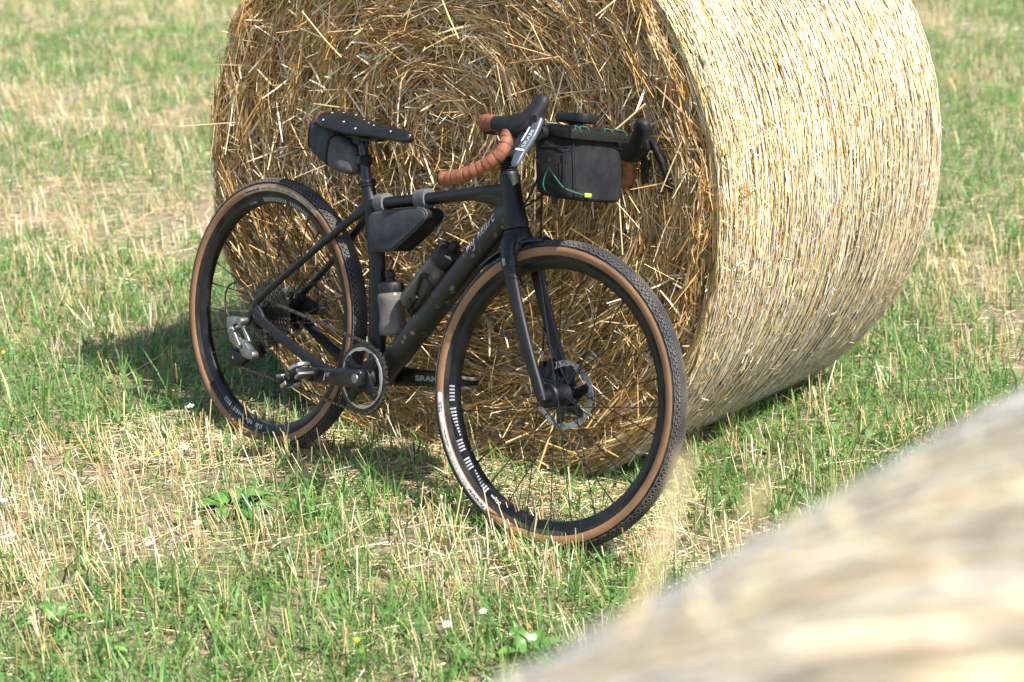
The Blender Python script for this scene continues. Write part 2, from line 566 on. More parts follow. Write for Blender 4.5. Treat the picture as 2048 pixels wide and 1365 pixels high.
def bale(name, centre, n_face, n_side, label, rings=80, side_range=(-40, 200), seed=1, stray=7500, side_w=1.0, group=None, pal=None):
    C = np.array(centre, float)
    root = bpy.data.objects.new(name, None)
    COL.objects.link(root)
    base = np.array([C[0], C[1], 0.0]) + AXV * BL / 2
    root.location = base
    set_props(root, label, 'straw bale', group)
    UP = np.array([0, 0, 1.0])
    def P3(r, th, s):
        """r from the axis, th from +e towards up, s along the axis behind the flat face"""
        return C + (r * np.cos(th))[..., None] * EV + (r * np.sin(th))[..., None] * UP + np.asarray(s)[..., None] * AXV - base
    # packed core
    prof = [(.0, .058), (BR * .5, .058), (BR - .13, .058), (BR - .06, .075), (BR - .025, .115), (BR - .018, .2), (BR - .018, BL - .2), (BR - .025, BL - .07), (BR - .09, BL - .02), (.0, BL - .02)]
    V, F = lathe([(max(r, 1e-4), s) for r, s in prof], C - base, AXV, 96)
    mk('bale_core', (V, F), 'core', root)
    # ---- flat face: rolled layers of straw, mostly along the turn
    N = n_face
    r = BR * np.sqrt(rng.random(N)) * .998
    th = rng.uniform(0, 2 * np.pi, N)
    ex, ez = r * np.cos(th), r * np.sin(th)
    ln = np.clip(rng.lognormal(math.log(.074), .55, N), .016, .30)
    wob = (fbm(ex * 5 + 30, ez * 5 + 30, seed * 10) - .5) * .9
    al = wob + rng.normal(0, .25, N)
    messy = rng.random(N) < .12
    al = np.where(messy, rng.uniform(-np.pi, np.pi, N), al)
    depth = .012 * np.sin(2 * np.pi * (np.hypot(ex, ez - .12) / .085 + 1.2 * fbm(ex * 4, ez * 4, seed * 10 + 3))) + (fbm(ex * 11 + 7, ez * 11 + 7, seed * 10 + 5) - .5) * .07
    lay = rng.random(N) ** .7 * .035                # this straw's own depth inside the skin
    be = rng.normal(0, .13, N)
    be = np.where(messy, rng.normal(-.15, .4, N), be)
    t = np.linspace(-.5, .5, 3)[None, :]
    l = t * ln[:, None]
    # the roll's own centre has stayed a little above the middle of the sagging bale
    CZ = .12
    r2, th2 = np.hypot(ex, ez - CZ), np.arctan2(ez - CZ, ex)
    rr = np.maximum(r2[:, None] + l * np.sin(al)[:, None], .004)
    tt = th2[:, None] + l * np.cos(al)[:, None] / np.maximum(rr, .06)
    bend = rng.normal(0, .10, N)[:, None] * (t ** 2) * ln[:, None]
    rr = rr + bend
    pe, pz = rr * np.cos(tt), rr * np.sin(tt) + CZ
    rr, tt = np.hypot(pe, pz), np.arctan2(pz, pe)
    over = rr > BR
    rr = np.where(over, BR - (rr - BR) * .3, rr)
    s = depth[:, None] + lay[:, None] + .022 * (1 - (np.minimum(rr, BR) / BR) ** 10) - .002 + fillet(rr, BR) + l * np.sin(be)[:, None] + rng.normal(0, .05, N)[:, None] * (t ** 2) * ln[:, None]
    P = P3(rr, tt, s)
    rad = rng.uniform(.0007, .0019, N)
    tint = pick([(.56, .345, .125), (.42, .225, .07), (.68, .49, .235), (.80, .67, .44), (.25, .13, .042), (.52, .39, .21)], N, [.33, .15, .24, .14, .06, .08])
    half = N // 2
    V, Q, k = tubes(P[:half], np.broadcast_to(rad[:half, None], (half, 3)) * np.array([.8, 1, .7]), 3)
    mk_quads('face_straw', V, Q, np.repeat(tint[:half], k, 0), 'straw', root)
    Pf = P[half:]
    sd = unit(np.cross(unit(np.gradient(Pf, axis=1)), unit(AXV + rng.normal(0, .55, (N - half, 1, 3)))))
    V, Q, k = ribbons(Pf, sd, np.broadcast_to(rad[half:, None] * 1.15, (N - half, 3)) * np.array([.8, 1, .7]))
    mk_quads('flattened_straw', V, Q, np.repeat(tint[half:], k, 0), 'straw', root, smooth=False)
    # ---- stalks that stick out of the face
    N = stray
    r = BR * np.sqrt(rng.random(N))
    th = rng.uniform(0, 2 * np.pi, N)
    al = rng.uniform(-np.pi, np.pi, N)
    be = -rng.uniform(.02, .9, N)
    ln = np.clip(rng.lognormal(math.log(.042), .6, N), .012, .2)
    t = np.linspace(0, 1, 4)[None, :]
    l = t * ln[:, None]
    rr = np.maximum(r[:, None] + l * (np.sin(al) * np.cos(be))[:, None] + rng.normal(0, .25, N)[:, None] * t ** 2 * ln[:, None] * .5, .004)
    tt = th[:, None] + l * (np.cos(al) * np.cos(be))[:, None] / np.maximum(rr, .08)
    s = .030 + fillet(np.minimum(rr, BR), BR) + l * np.sin(be)[:, None] * .6 + (t ** 2) * rng.normal(0, .012, N)[:, None]
    P = P3(rr, tt, s)
    side = unit(np.cross(unit(np.gradient(P, axis=1)), unit(rng.normal(size=(N, 1, 3)))))
    V, Q, k = ribbons(P, side, np.broadcast_to(rng.uniform(.0010, .0030, N)[:, None], (N, 4)) * np.array([1, 1, .9, .5]))
    tint = pick([(.78, .66, .44), (.66, .47, .21), (.84, .76, .58), (.52, .31, .11)], N)
    mk_quads('stray_straw', V, Q, np.repeat(tint, k, 0), 'straw_thin', root)
    # ---- wrapped round side
    N = n_side
    a0, a1 = R_(side_range[0]), R_(side_range[1])
    th = rng.uniform(a0, a1, N)
    s0 = BL * (rng.random(N) * 1.0)
    rowx = vnoise(s0 * 55, th * 3, seed * 10 + 7)
    ln = np.clip(rng.lognormal(math.log(.11), .55, N), .02, .4)
    al = rng.normal(0, .10, N) + (fbm(th * 6, s0 * 6, seed * 10 + 8) - .5) * .35
    messy = rng.random(N) < .11
    al = np.where(messy, rng.uniform(-1.5, 1.5, N), al)
    ln = np.where(messy, ln * .4, ln * 1.25)
    t = np.linspace(-.5, .5, 3)[None, :]
    l = t * ln[:, None]
    tt = th[:, None] + l * np.cos(al)[:, None] / BR
    ss = s0[:, None] + l * np.sin(al)[:, None] + rng.normal(0, .08, N)[:, None] * t ** 2 * ln[:, None]
    lift = np.where(messy, rng.normal(.002, .006, N), rng.normal(0, .003, N))
    ss = np.clip(ss, .015, BL - .01)
    rr = BR - .012 + .007 * rowx[:, None] + (rng.random(N) * .012)[:, None] - (fbm(th * 9, s0 * 9, seed * 10 + 9)[:, None]) * .010 + lift[:, None] * t * 2 + (np.abs(t) ** 2) * .01 * rng.random((N, 1))
    rr = rr - fillet(BL / 2 + np.abs(ss - BL / 2), BL, .05)
    P = P3(rr, tt, ss)
    rad = rng.uniform(.0007, .0017, N) * side_w
    outw = unit(np.cos(tt)[..., None] * EV + np.sin(tt)[..., None] * UP + rng.normal(0, .45, (N, 1, 3)))
    sd = unit(np.cross(unit(np.gradient(P, axis=1)), outw))
    V, Q, k = ribbons(P, sd, np.broadcast_to(rad[:, None] * 1.15, (N, 3)) * np.array([.8, 1, .7]))
    tint = pick(pal or [(.65, .50, .245), (.73, .61, .36), (.53, .37, .14), (.78, .70, .49), (.36, .235, .095)], N, [.36, .26, .18, .12, .08])
    patch = fbm(th * 5 + 2, s0 * 4 + 2, seed * 10 + 4, 3)
    tint = tint * (.60 + .54 * patch)[:, None] if pal is None else tint * (.30 + 1.25 * fbm(th * 38, s0 * 7, 77, 2))[:, None]
    mk_quads('side_straw', V, Q, np.repeat(tint, k, 0), 'straw', root)
    # ---- net wrap strands round the bale
    nr = rings
    sp = np.linspace(.03, BL - .03, nr) + rng.normal(0, .004, nr)
    K = 110
    a = np.linspace(a0, a1, K)
    wob = (np.stack([vnoise(a * 7, np.full(K, i * 3.7), 31) for i in range(nr)]) - .5) * .014
    P = P3(np.full((nr, K), BR + .003) - fillet(BL / 2 + np.abs(sp - BL / 2), BL, .05)[:, None] + rng.normal(0, .0012, (nr, K)), np.broadcast_to(a, (nr, K)), sp[:, None] + wob)
    V, Q, k = tubes(P, np.full((nr, K), .0009), 3)
    mk_quads('net_wrap', V, Q, None, 'net', root)
    ng = 3
    sp = np.array([.014, .03, .052])
    a = np.linspace(R_(8), R_(110), K)
    wob = (np.stack([vnoise(a * 9, np.full(K, i * 2.3), 37) for i in range(ng)]) - .5) * .035
    sg = np.clip(sp[:, None] + wob, .004, .1)
    P = P3(np.full((ng, K), BR + .006) - fillet(np.maximum(BL - sg, BL / 2), BL, .05), np.broadcast_to(a, (ng, K)), sg)
    V, Q, k = tubes(P, np.full((ng, K), .0009), 3)
    mk_quads('net_edge', V, Q, None, 'net_green', root)
    return root, P3

bale_root, PB = bale('straw_bale', (BX, BY, BZ), 78000, 74000,
    'big round straw bale standing on the field behind the leaning bicycle', side_range=(-75, 130), group='round straw bales')
# the near bale: same size, seen only as a blur at the lower right
fg_root, PF = bale('straw_bale', (-.05 * EV[0] + .22 * AXV[0], -.05 * EV[1] + .22 * AXV[1], .705), 2500, 22000,
    'blurred pale straw bale close to the camera in the lower right corner', rings=40, side_range=(-5, 185), seed=2, stray=200, side_w=1.5, pal=[(.66, .54, .32), (.72, .63, .42), (.55, .43, .22), (.76, .70, .52), (.45, .35, .18)], group='round straw bales')
# ------------------------------------------------------------------ field cover (uncountable)
def free_of_bale(x, y, m=0.0):
    dx, dy = x - BX, y - BY
    a = dx * AXV[0] + dy * AXV[1]
    e = dx * EV[0] + dy * EV[1]
    return ~((a > -.0 + m) & (a < BL - m) & (np.abs(e) < .36 - m))

def spread(n_view, n_out):
    """points: most where the photograph looks, a thinner margin around"""
    y = 3.5 + 14.5 * rng.random(n_view * 2) ** 1.15
    wv = .25 * y + .9
    keep = rng.random(len(y)) < wv / wv.max() * np.where(y < 8, 1.3, .75)
    y = y[keep][:n_view]
    x = rng.uniform(-1, 1, len(y)) * (.25 * y + .9)
    yo = rng.uniform(1.5, 26, n_out)
    xo = rng.uniform(-8, 8, n_out)
    k = ~((np.abs(xo) < .25 * yo + .9) & (yo > 3.5) & (yo < 18))
    x, y = np.concatenate([x, xo[k]]), np.concatenate([y, yo[k]])
    k = free_of_bale(x, y)
    return x[k], y[k]

def ground_at(px, py, z=0.0):
    """where the camera ray of a picture point meets the field"""
    cx, cy = (px - 1024) / 4375.1, (682.5 - py) / 4375.1
    p = .2633
    d = np.array([cx, math.cos(p) + cy * math.sin(p), -math.sin(p) + cy * math.cos(p)])
    s = (z - CAM_H) / d[2]
    return d[0] * s, d[1] * s

def blob(x, y, cx, cy, sx, sy):
    return np.exp(-((x - cx) / sx) ** 2 - ((y - cy) / sy) ** 2)

def greenness(x, y):
    g = fbm(x * 1.1 + 3, y * .8 + 3, 50, 3) * .6 + fbm(x * 5 + 11, y * 4 + 5, 53, 2) * .4
    g = .46 + (g - .46) * 1.45
    g = g + .30 * blob(x, y, 1.0, 6.3, .55, .75) + .20 * blob(x, y, -.95, 5.75, .35, .5) + .25 * blob(x, y, -1.3, 6.2, .5, .6) + .16 * blob(x, y, -.1, 5.15, .55, .35) + .10 * blob(x, y, -1.6, 5.6, .8, .7) + .08 * blob(x, y, -.3, 4.2, 1.2, .35)
    g = g - .22 * blob(x, y, -1.45, 8.0, .8, .9) - .10 * blob(x, y, -.6, 5.25, .3, .18) - .12 * blob(x, y, .5, 4.75, .35, .2) - .12 * blob(x, y, 1.6, 7.9, .4, .6)
    return g

def thin(x, y, p):
    k = rng.random(len(x)) < p
    return x[k], y[k]

def shadow_free(x): return x

GRASS = [(.14, .285, .06), (.18, .335, .085), (.095, .225, .05), (.125, .27, .09), (.24, .345, .10), (.38, .39, .16)]
# --- green blades, in tufts
x, y = spread(90000, 26000)
g = greenness(x, y)
x, y = thin(x, y, np.clip((g - .25) * 3.4, .25, 1))
n = len(x)
rep = rng.integers(2, 5, n)
x = np.repeat(x, rep) + rng.normal(0, .014, rep.sum())
y = np.repeat(y, rep) + rng.normal(0, .014, rep.sum())
hp = np.repeat(.045 + .07 * rng.random(n) ** 2 * (.7 + 1.0 * np.clip(greenness(*[np.repeat(a, 1) for a in (x[np.cumsum(rep) - 1], y[np.cumsum(rep) - 1])]) - .4, 0, .5)), rep)
k = free_of_bale(x, y)
x, y, hp = x[k], y[k], hp[k]
N = len(x)
h = hp * rng.uniform(.6, 1.5, N)
az = rng.uniform(0, 2 * np.pi, N)
lean = np.abs(rng.normal(.25, .28, N))
curl = rng.uniform(.0, 1.3, N)
t = np.linspace(0, 1, 3)[None, :]
ang = lean[:, None] + curl[:, None] * t ** 1.5
ds = h[:, None] / 2
dxy = np.concatenate([np.zeros((N, 1)), np.cumsum(np.sin(ang[:, 1:]) * ds, 1)], 1)
dz = np.concatenate([np.zeros((N, 1)), np.cumsum(np.cos(ang[:, 1:]) * ds, 1)], 1)
P = np.stack([x[:, None] + dxy * np.cos(az)[:, None], y[:, None] + dxy * np.sin(az)[:, None], gz(x, y)[:, None] - .004 + dz], -1)
tw = az + np.pi / 2 + rng.normal(0, .5, N)
sd = np.broadcast_to(np.stack([np.cos(tw), np.sin(tw), 0 * tw], -1)[:, None], P.shape)
wd = rng.uniform(.0009, .0022, N) * np.where(rng.random(N) < .07, 2.0, 1)
V, Q, k = ribbons(P, sd, wd[:, None] * np.array([.85, 1, .12]))
tint = pick(GRASS, N, [.26, .22, .16, .1, .15, .11])
mk_quads('grass', V, Q, np.repeat(tint, k, 0), 'grass')

# --- cut stubble stalks, in small clumps
x, y = spread(19000, 5000)
g = greenness(x, y)
row = .35 + .65 * np.cos(np.pi * (x * .906 - y * .423 + .03 * (vnoise(x * 2, y * 2, 91) - .5)) / .155) ** 2
x, y = thin(x, y, row * np.clip(1.15 - (g - .3) * 1.7, .25, 1) * np.clip((fbm(x * 3 + 70, y * 3 + 70, 60, 2) - .25) * 3.2, .15, 1))
n = len(x)
rep = rng.integers(2, 7, n)
caz, clean = rng.uniform(0, 2 * np.pi, n), np.abs(rng.normal(0, .16, n))
lx = np.repeat(np.sin(clean) * np.cos(caz) - .16, rep)
ly = np.repeat(np.sin(clean) * np.sin(caz), rep)
x = np.repeat(x, rep) + rng.normal(0, .018, rep.sum())
y = np.repeat(y, rep) + rng.normal(0, .018, rep.sum())
N = len(x)
h = .03 + .10 * rng.random(N) ** 1.1
d = np.stack([lx + rng.normal(0, .18, N), ly + rng.normal(0, .18, N), np.ones(N)], -1)
d = unit(d)
b = np.stack([x, y, gz(x, y) - .006], -1)
t = np.linspace(0, 1, 2)[None, :, None]
P = b[:, None] + d[:, None] * h[:, None, None] * t
rad = rng.uniform(.0008, .0020, N)
V, Q, k = tubes(P, np.broadcast_to(rad[:, None], (N, 2)), 3)
tint = pick([(.62, .47, .25), (.70, .59, .38), (.53, .36, .16), (.78, .71, .54), (.48, .42, .23)], N, [.32, .28, .2, .12, .08])
mk_quads('stubble', V, Q, np.repeat(tint, k, 0), 'straw')

# --- fallen straw lying on the soil
x, y = spread(84000, 14000)
litter = np.clip(.55 + (fbm(x * 2.3 + 20, y * 2.3 + 20, 70, 3) - .5) * 2.2, .12, 1)
x, y = thin(x, y, litter)
# a denser spill along the foot of the bale and under the bicycle
m = 8000
ee, aa = rng.uniform(-.85, .75, m), -np.abs(rng.normal(0, .21, m)) + .06
x = np.concatenate([x, BX + EV[0] * ee + AXV[0] * aa])
y = np.concatenate([y, BY + EV[1] * ee + AXV[1] * aa])
m = 1500
sx, sy = ground_at(400, 880)
x = np.concatenate([x, sx + rng.normal(0, .12, m)])
y = np.concatenate([y, sy + rng.normal(0, .12, m)])
N = len(x)
ln = np.clip(rng.lognormal(math.log(.048), .6, N), .010, .2)
az = rng.uniform(0, 2 * np.pi, N)
pit = rng.normal(0, .14, N)
d = np.stack([np.cos(az) * np.cos(pit), np.sin(az) * np.cos(pit), np.sin(pit)], -1)
b = np.stack([x, y, gz(x, y) + .003 + .016 * rng.random(N) ** 1.6 + np.abs(np.sin(pit)) * ln * .4], -1)
t = np.linspace(-.5, .5, 2)[None, :, None]
P = b[:, None] + d[:, None] * ln[:, None, None] * t
V, Q, k = tubes(P, np.broadcast_to(rng.uniform(.0006, .0016, N)[:, None], (N, 2)), 3)
tint = pick([(.61, .47, .26), (.72, .61, .41), (.48, .33, .16), (.78, .70, .53), (.36, .27, .17)], N, [.3, .26, .2, .12, .12])
mk_quads('fallen_straw', V, Q, np.repeat(tint, k, 0), 'straw')

# --- small round and feathery weeds between the blades
x, y = spread(15000, 4000)
g = greenness(x, y)
x, y = thin(x, y, np.clip((g - .36) * 3, .08, 1))
n = len(x)
rep = rng.integers(3, 9, n)
x = np.repeat(x, rep) + rng.normal(0, .018, rep.sum())
y = np.repeat(y, rep) + rng.normal(0, .018, rep.sum())
N = len(x)
az = rng.uniform(0, 2 * np.pi, N)
pit = rng.uniform(-.1, .9, N)
d = np.stack([np.cos(az) * np.cos(pit), np.sin(az) * np.cos(pit), np.sin(pit)], -1)
ln = rng.uniform(.008, .03, N)
b = np.stack([x, y, gz(x, y) + .004 + rng.random(N) * .035], -1)
t = np.linspace(0, 1, 3)[None, :, None]
P = b[:, None] + d[:, None] * ln[:, None, None] * t
P[:, 2, 2] -= ln * .2
sd = np.broadcast_to(np.stack([-np.sin(az), np.cos(az), 0 * az], -1)[:, None], P.shape)
V, Q, k = ribbons(P, sd, (ln * rng.uniform(.12, .38, N))[:, None] * np.array([.45, 1, .15]))
tint = pick([(.13, .26, .07), (.16, .29, .07), (.09, .2, .05)], N)
mk_quads('ground_weeds', V, Q, np.repeat(tint, k, 0), 'grass')

# ------------------------------------------------------------------ single plants
def leaf_mesh(ln, wd, droop):
    t = np.linspace(0, 1, 7)
    prof = np.sin(np.pi * np.clip(t, .03, 1) ** .75) ** .7
    V, F = [], []
    for i, a in enumerate(t):
        for j, s in enumerate((-1, -.5, 0, .5, 1)):
            V.append((a * ln, s * wd * prof[i], .012 * math.sin(a * 3) + abs(s) * wd * .25 - droop * a * a + .003 * math.sin(9 * a + 4 * s)))
    for i in range(6):
        for j in range(4):
            F.append((i * 5 + j, (i + 1) * 5 + j, (i + 1) * 5 + j + 1, i * 5 + j + 1))
    return np.array(V), F

def broad_plant(x, y, leaves, label, scale=1.0):
    root = bpy.data.objects.new('broadleaf_weed', None)
    COL.objects.link(root)
    root.location = (x, y, float(gz(np.array(x), np.array(y))))
    set_props(root, label, 'weed', 'broad-leaved weeds in the stubble')
    for az, el, ln, wd in leaves:
        V, F = leaf_mesh(ln * scale, wd * scale, .02 * scale)
        Mx = np.array((Matrix.Rotation(az, 3, 'Z') @ Matrix.Rotation(-el, 3, 'Y')))
        st = sweep([(0, 0, 0), (.02 * scale, 0, .004), (.035 * scale, 0, .005)], .0018, n=5)
        mk('leaf', cat([(V @ Mx.T + Mx @ np.array([.03 * scale, 0, .005]), F), (st[0] @ Mx.T, st[1])]), 'leaf', root)

px, py = ground_at(470, 1025)
broad_plant(px, py, [(-2.9, .15, .075, .030), (2.5, .25, .065, .026), (1.4, .4, .06, .026), (.5, .3, .075, .03), (-.1, .12, .065, .032), (-.9, .1, .06, .034), (-1.9, .1, .05, .026), (.2, .55, .045, .02)],
            'low green weed with rounded broad leaves, left of the front wheel')
px, py = ground_at(115, 1275)
broad_plant(px, py, [(-2.6, .5, .06, .013), (2.2, .7, .065, .013), (1.2, .8, .06, .012), (.3, .5, .055, .013), (-1.2, .4, .05, .014), (-.3, .9, .05, .012)],
            'narrow-leaved green weed near the lower left corner')
px, py = ground_at(1060, 1330)
broad_plant(px, py, [(-2.6, .6, .06, .018), (2.2, .8, .065, .02), (1.2, .7, .06, .02), (.3, .6, .065, .02), (-1.2, .5, .06, .02)],
            'small leafy weed at the bottom edge beside the near blurred bale')
px, py = ground_at(1290, 880)
broad_plant(px, py, [(.9, 1.0, .17, .013), (.3, .8, .16, .012), (1.6, 1.1, .14, .011), (-.5, .8, .12, .012), (2.6, .9, .12, .012)],
            'tuft of wide grass-like leaves seen through the front wheel')

def daisy(px, py, h, label, col='petal', rad=.009, np_=13, tilt=(.3, -.2)):
    x, y = ground_at(px, py, h)
    root = bpy.data.objects.new('daisy' if col == 'petal' else 'yellow_flower', None)
    COL.objects.link(root)
    z0 = float(gz(np.array(x), np.array(y)))
    root.location = (x, y, z0)
    set_props(root, label, 'flower', 'small flowers in the stubble')
    rot = Euler((.55 + tilt[1], tilt[0] * random.uniform(-1, 1), 0)).to_matrix()
    Rm = np.array(rot)
    top = np.array([0, 0, h - z0])
    mk('stem', sweep([(.012, .01, 0), (.006, .004, h * .5), tuple(top)], .0009, n=5), 'leaf', root)
    cr = rad * (.42 if col == 'petal' else .8)
    V, F = lathe([(1e-4, cr * .75), (cr * .5, cr * .62), (cr * .85, cr * .3), (cr, 0), (cr * .6, -cr * .2), (1e-4, -cr * .25)], (0, 0, 0), (0, 0, 1), 12)
    mk('flower_centre', (V @ Rm.T + top, F), 'pollen', root)
    for i in range(np_ if col == 'petal' else 5):
        a = 2 * math.pi * i / (np_ if col == 'petal' else 5) + random.uniform(-.1, .1)
        l = rad * random.uniform(.85, 1.1)
        dz = random.uniform(-.35, .1) * l
        wv = rad * .17
        v = np.array([(cr * .8, -wv * .6, 0), (cr * .8, wv * .6, 0), (l * .7, wv, dz * .4), (l, wv * .4, dz), (l, -wv * .4, dz), (l * .7, -wv, dz * .4)])
        ca, sa = math.cos(a), math.sin(a)
        v = v @ np.array([[ca, sa, 0], [-sa, ca, 0], [0, 0, 1]])
        mk('petal', (v @ Rm.T + top, [(0, 1, 2, 5), (5, 2, 3, 4)]), col, root)

daisy(394, 1044, .065, 'white daisy with a yellow centre beside the broad-leaved weed', rad=.0105)
daisy(8, 1000, .075, 'white daisy at the left edge of the picture')
daisy(297, 1086, .06, 'small white daisy left of the broad-leaved weed and below it', rad=.010)
daisy(381, 811, .085, 'white daisy just left of the rear tyre', rad=.011)
daisy(367, 893, .055, 'white daisy in the straw below the rear tyre', rad=.012)
daisy(893, 1248, .085, 'white daisy at the bottom of the field, left of a second one', rad=.010)
daisy(966, 1222, .08, 'white daisy below the front wheel, highest of the three at the bottom', rad=.009)
daisy(1063, 1274, .08, 'white daisy nearest the blurred bale at the bottom', rad=.0095)
daisy(713, 1280, .085, 'yellow flower head low in the field near the bottom edge', col='pollen', rad=.008)
daisy(312, 906, .06, 'yellow flower head left of the straw below the rear tyre', col='pollen', rad=.009)
daisy(6, 705, .07, 'yellow flower head at the left edge of the field', col='pollen', rad=.009)

def shard(px, py, s, label):
    x, y = ground_at(px, py)
    V, F = rbox((0, 0, 0), (s, s * .7, s * .55), s * .18, rot=(.3, .2, .7), seg=1)
    V = V + rng.normal(0, s * .06, V.shape)
    o = mk('stone', (V, F), 'brick')
    o.location = (x, y, float(gz(np.array(x), np.array(y))) + s * .12)
    set_props(o, label, 'stone', 'reddish stones in the stubble')
shard(695, 1268, .028, 'reddish stone half hidden in the grass at the bottom')
shard(940, 1163, .016, 'tiny reddish stone in the stubble below the front wheel')
shard(1096, 1268, .018, 'small reddish stone near the blurred bale')
# ------------------------------------------------------------------ gravel bicycle (local: x forward, y to its left, z up, origin at the rear tyre's contact)
LEAN, PSI = .1475, -.8073
BROT = Euler((-LEAN, 0, PSI))
BMAT = np.array(BROT.to_matrix())
BLOC = np.array([-.6614, 5.5365, 0.0])
WB, WR = 1.0427, .352
HA, STEER = R_(70.5), .1203
_u = np.array([-math.cos(HA), 0, math.sin(HA)])
_A = np.array([WB, 0, WR]) - .05 * np.array([math.sin(HA), 0, math.cos(HA)])
_K = np.array([[0, -_u[2], _u[1]], [_u[2], 0, -_u[0]], [-_u[1], _u[0], 0]])
SR = np.eye(3) + math.sin(STEER) * _K + (1 - math.cos(STEER)) * _K @ _K
def S(VF):
    """turn a piece with the fork and handlebar"""
    V, F = VF
    return (np.asarray(V, float) - _A) @ SR.T + _A, F
def I(VF): return VF

def bthing(name, label, cat_, base=(0, 0, 0), group=None):
    o = bpy.data.objects.new(name, None)
    COL.objects.link(o)
    b = np.array(base, float)
    o.location = BLOC + BMAT @ b
    o.rotation_euler = BROT
    set_props(o, label, cat_, group)
    o['_b'] = 0
    del o['_b']
    return o, b

bike, _ = bthing('gravel_bicycle', 'matte black gravel bicycle with tan sidewall tyres leaning against the straw bale', 'bicycle')
def part(name, VF, m, parent=None, **k):
    return mk(name, VF, m, parent if parent is not None else bike, **k)
def group_part(name, parent=None):
    o = bpy.data.objects.new(name, None)
    COL.objects.link(o)
    o.parent = parent if parent is not None else bike
    return o

BB = np.array([.429, 0, .270])
def ax(d): return _A + _u * d
# --- frame tubes
P = catmull([(.429, 0, .262), (.413, 0, .372), (.383, 0, .565), (.350, 0, .665), (.331, 0, .712), (.320, 0, .742)], 5)
part('seat_tube', sweep(P, np.linspace(.021, .0175, len(P)), np.linspace(.024, .019, len(P)), n=18), 'carbon')
P = catmull([(.332, 0, .690), (.461, 0, .717), (.62, 0, .752), (.733, 0, .777), (.80, 0, .790), (.828, 0, .794)], 5)
k = np.linspace(0, 1, len(P))
part('top_tube', sweep(P, .0165 + .006 * k, .0145 + .005 * k ** 2 + .006 * np.clip(k - .8, 0, 1) * 5, n=18, power=2.4), 'carbon')
P = catmull([(.848, 0, .752), (.80, 0, .700), (.715, 0, .600), (.62, 0, .487), (.54, 0, .391), (.462, 0, .300), (.435, 0, .270)], 6)
k = np.linspace(0, 1, len(P))
down = part('down_tube', sweep(P, .0255 + .003 * k, .0275 + .004 * np.sin(k * np.pi), n=22, power=2.5), 'muddy')
DOWN_PATH = P
P = [ax(.398), ax(.41), ax(.44), ax(.48), ax(.51), ax(.524)]
part('head_tube', sweep(P, [.0275, .0285, .0255, .0225, .0235, .0235], [.031, .032, .029, .025, .0255, .0255], n=24), 'carbon')
# junction webs where the tubes flow together
part('head_gusset', cat([sweep(catmull([(.70, 0, .768), (.79, 0, .775), (.835, 0, .765)], 5), [.017, .018, .019, .02, .021, .021, .0215, .022, .022, .022, .022][:11], np.linspace(.014, .034, 11), n=16),
                         sweep(catmull([(.76, 0, .655), (.80, 0, .71), (.84, 0, .755)], 5), np.linspace(.022, .0225, 11), np.linspace(.024, .04, 11), n=16)]), 'carbon')
part('bottom_bracket', lathe([(.012, -.046), (.0225, -.046), (.024, -.042), (.024, .042), (.0225, .046), (.012, .046)], BB, (0, 1, 0), 28), 'muddy')
for s in (-1, 1):
    P = catmull([(.338, s * .006, .690), (.318, s * .016, .668), (.25, s * .034, .604), (.12, s * .056, .489), (.02, s * .066, .402), (-.004, s * .068, .372)], 6)
    k = np.linspace(0, 1, len(P))
    part('seat_stay', sweep(P, .0075 + .004 * (1 - k) ** 3, .0085 + .014 * (1 - k) ** 5 + .003 * k ** 6, n=14), 'carbon')
    P = catmull([(.0, s * .069, .362), (.022, s * .068, .350), (.06, s * .066, .332), (.16, s * .058, .296), (.295, s * .043, .258), (.385, s * .034, .258), (.425, s * .03, .265)], 6)
    k = np.linspace(0, 1, len(P))
    part('chain_stay', sweep(P, .0085 + .004 * k, .0125 + .002 * np.sin(k * 3), n=14), 'carbon')
    poly = round_poly([(-.026, .350), (-.014, .366), (.004, .384), (.024, .372), (.046, .348), (.03, .336), (.004, .334), (-.018, .338)], 3)
    d = part('dropout', plate(poly, s * .0715, s * .0625, .002), 'carbon')
    mk('axle_end', cat([lathe([(.0045, s * .0735), (.0075, s * .0735), (.0085, s * .072), (.0085, s * .06)], (-.004, 0, WR), (0, 1, 0), 18), lathe([(1e-4, s * .0718), (.0045, s * .0718)], (-.004, 0, WR), (0, 1, 0), 12)]), 'grey_metal', d)
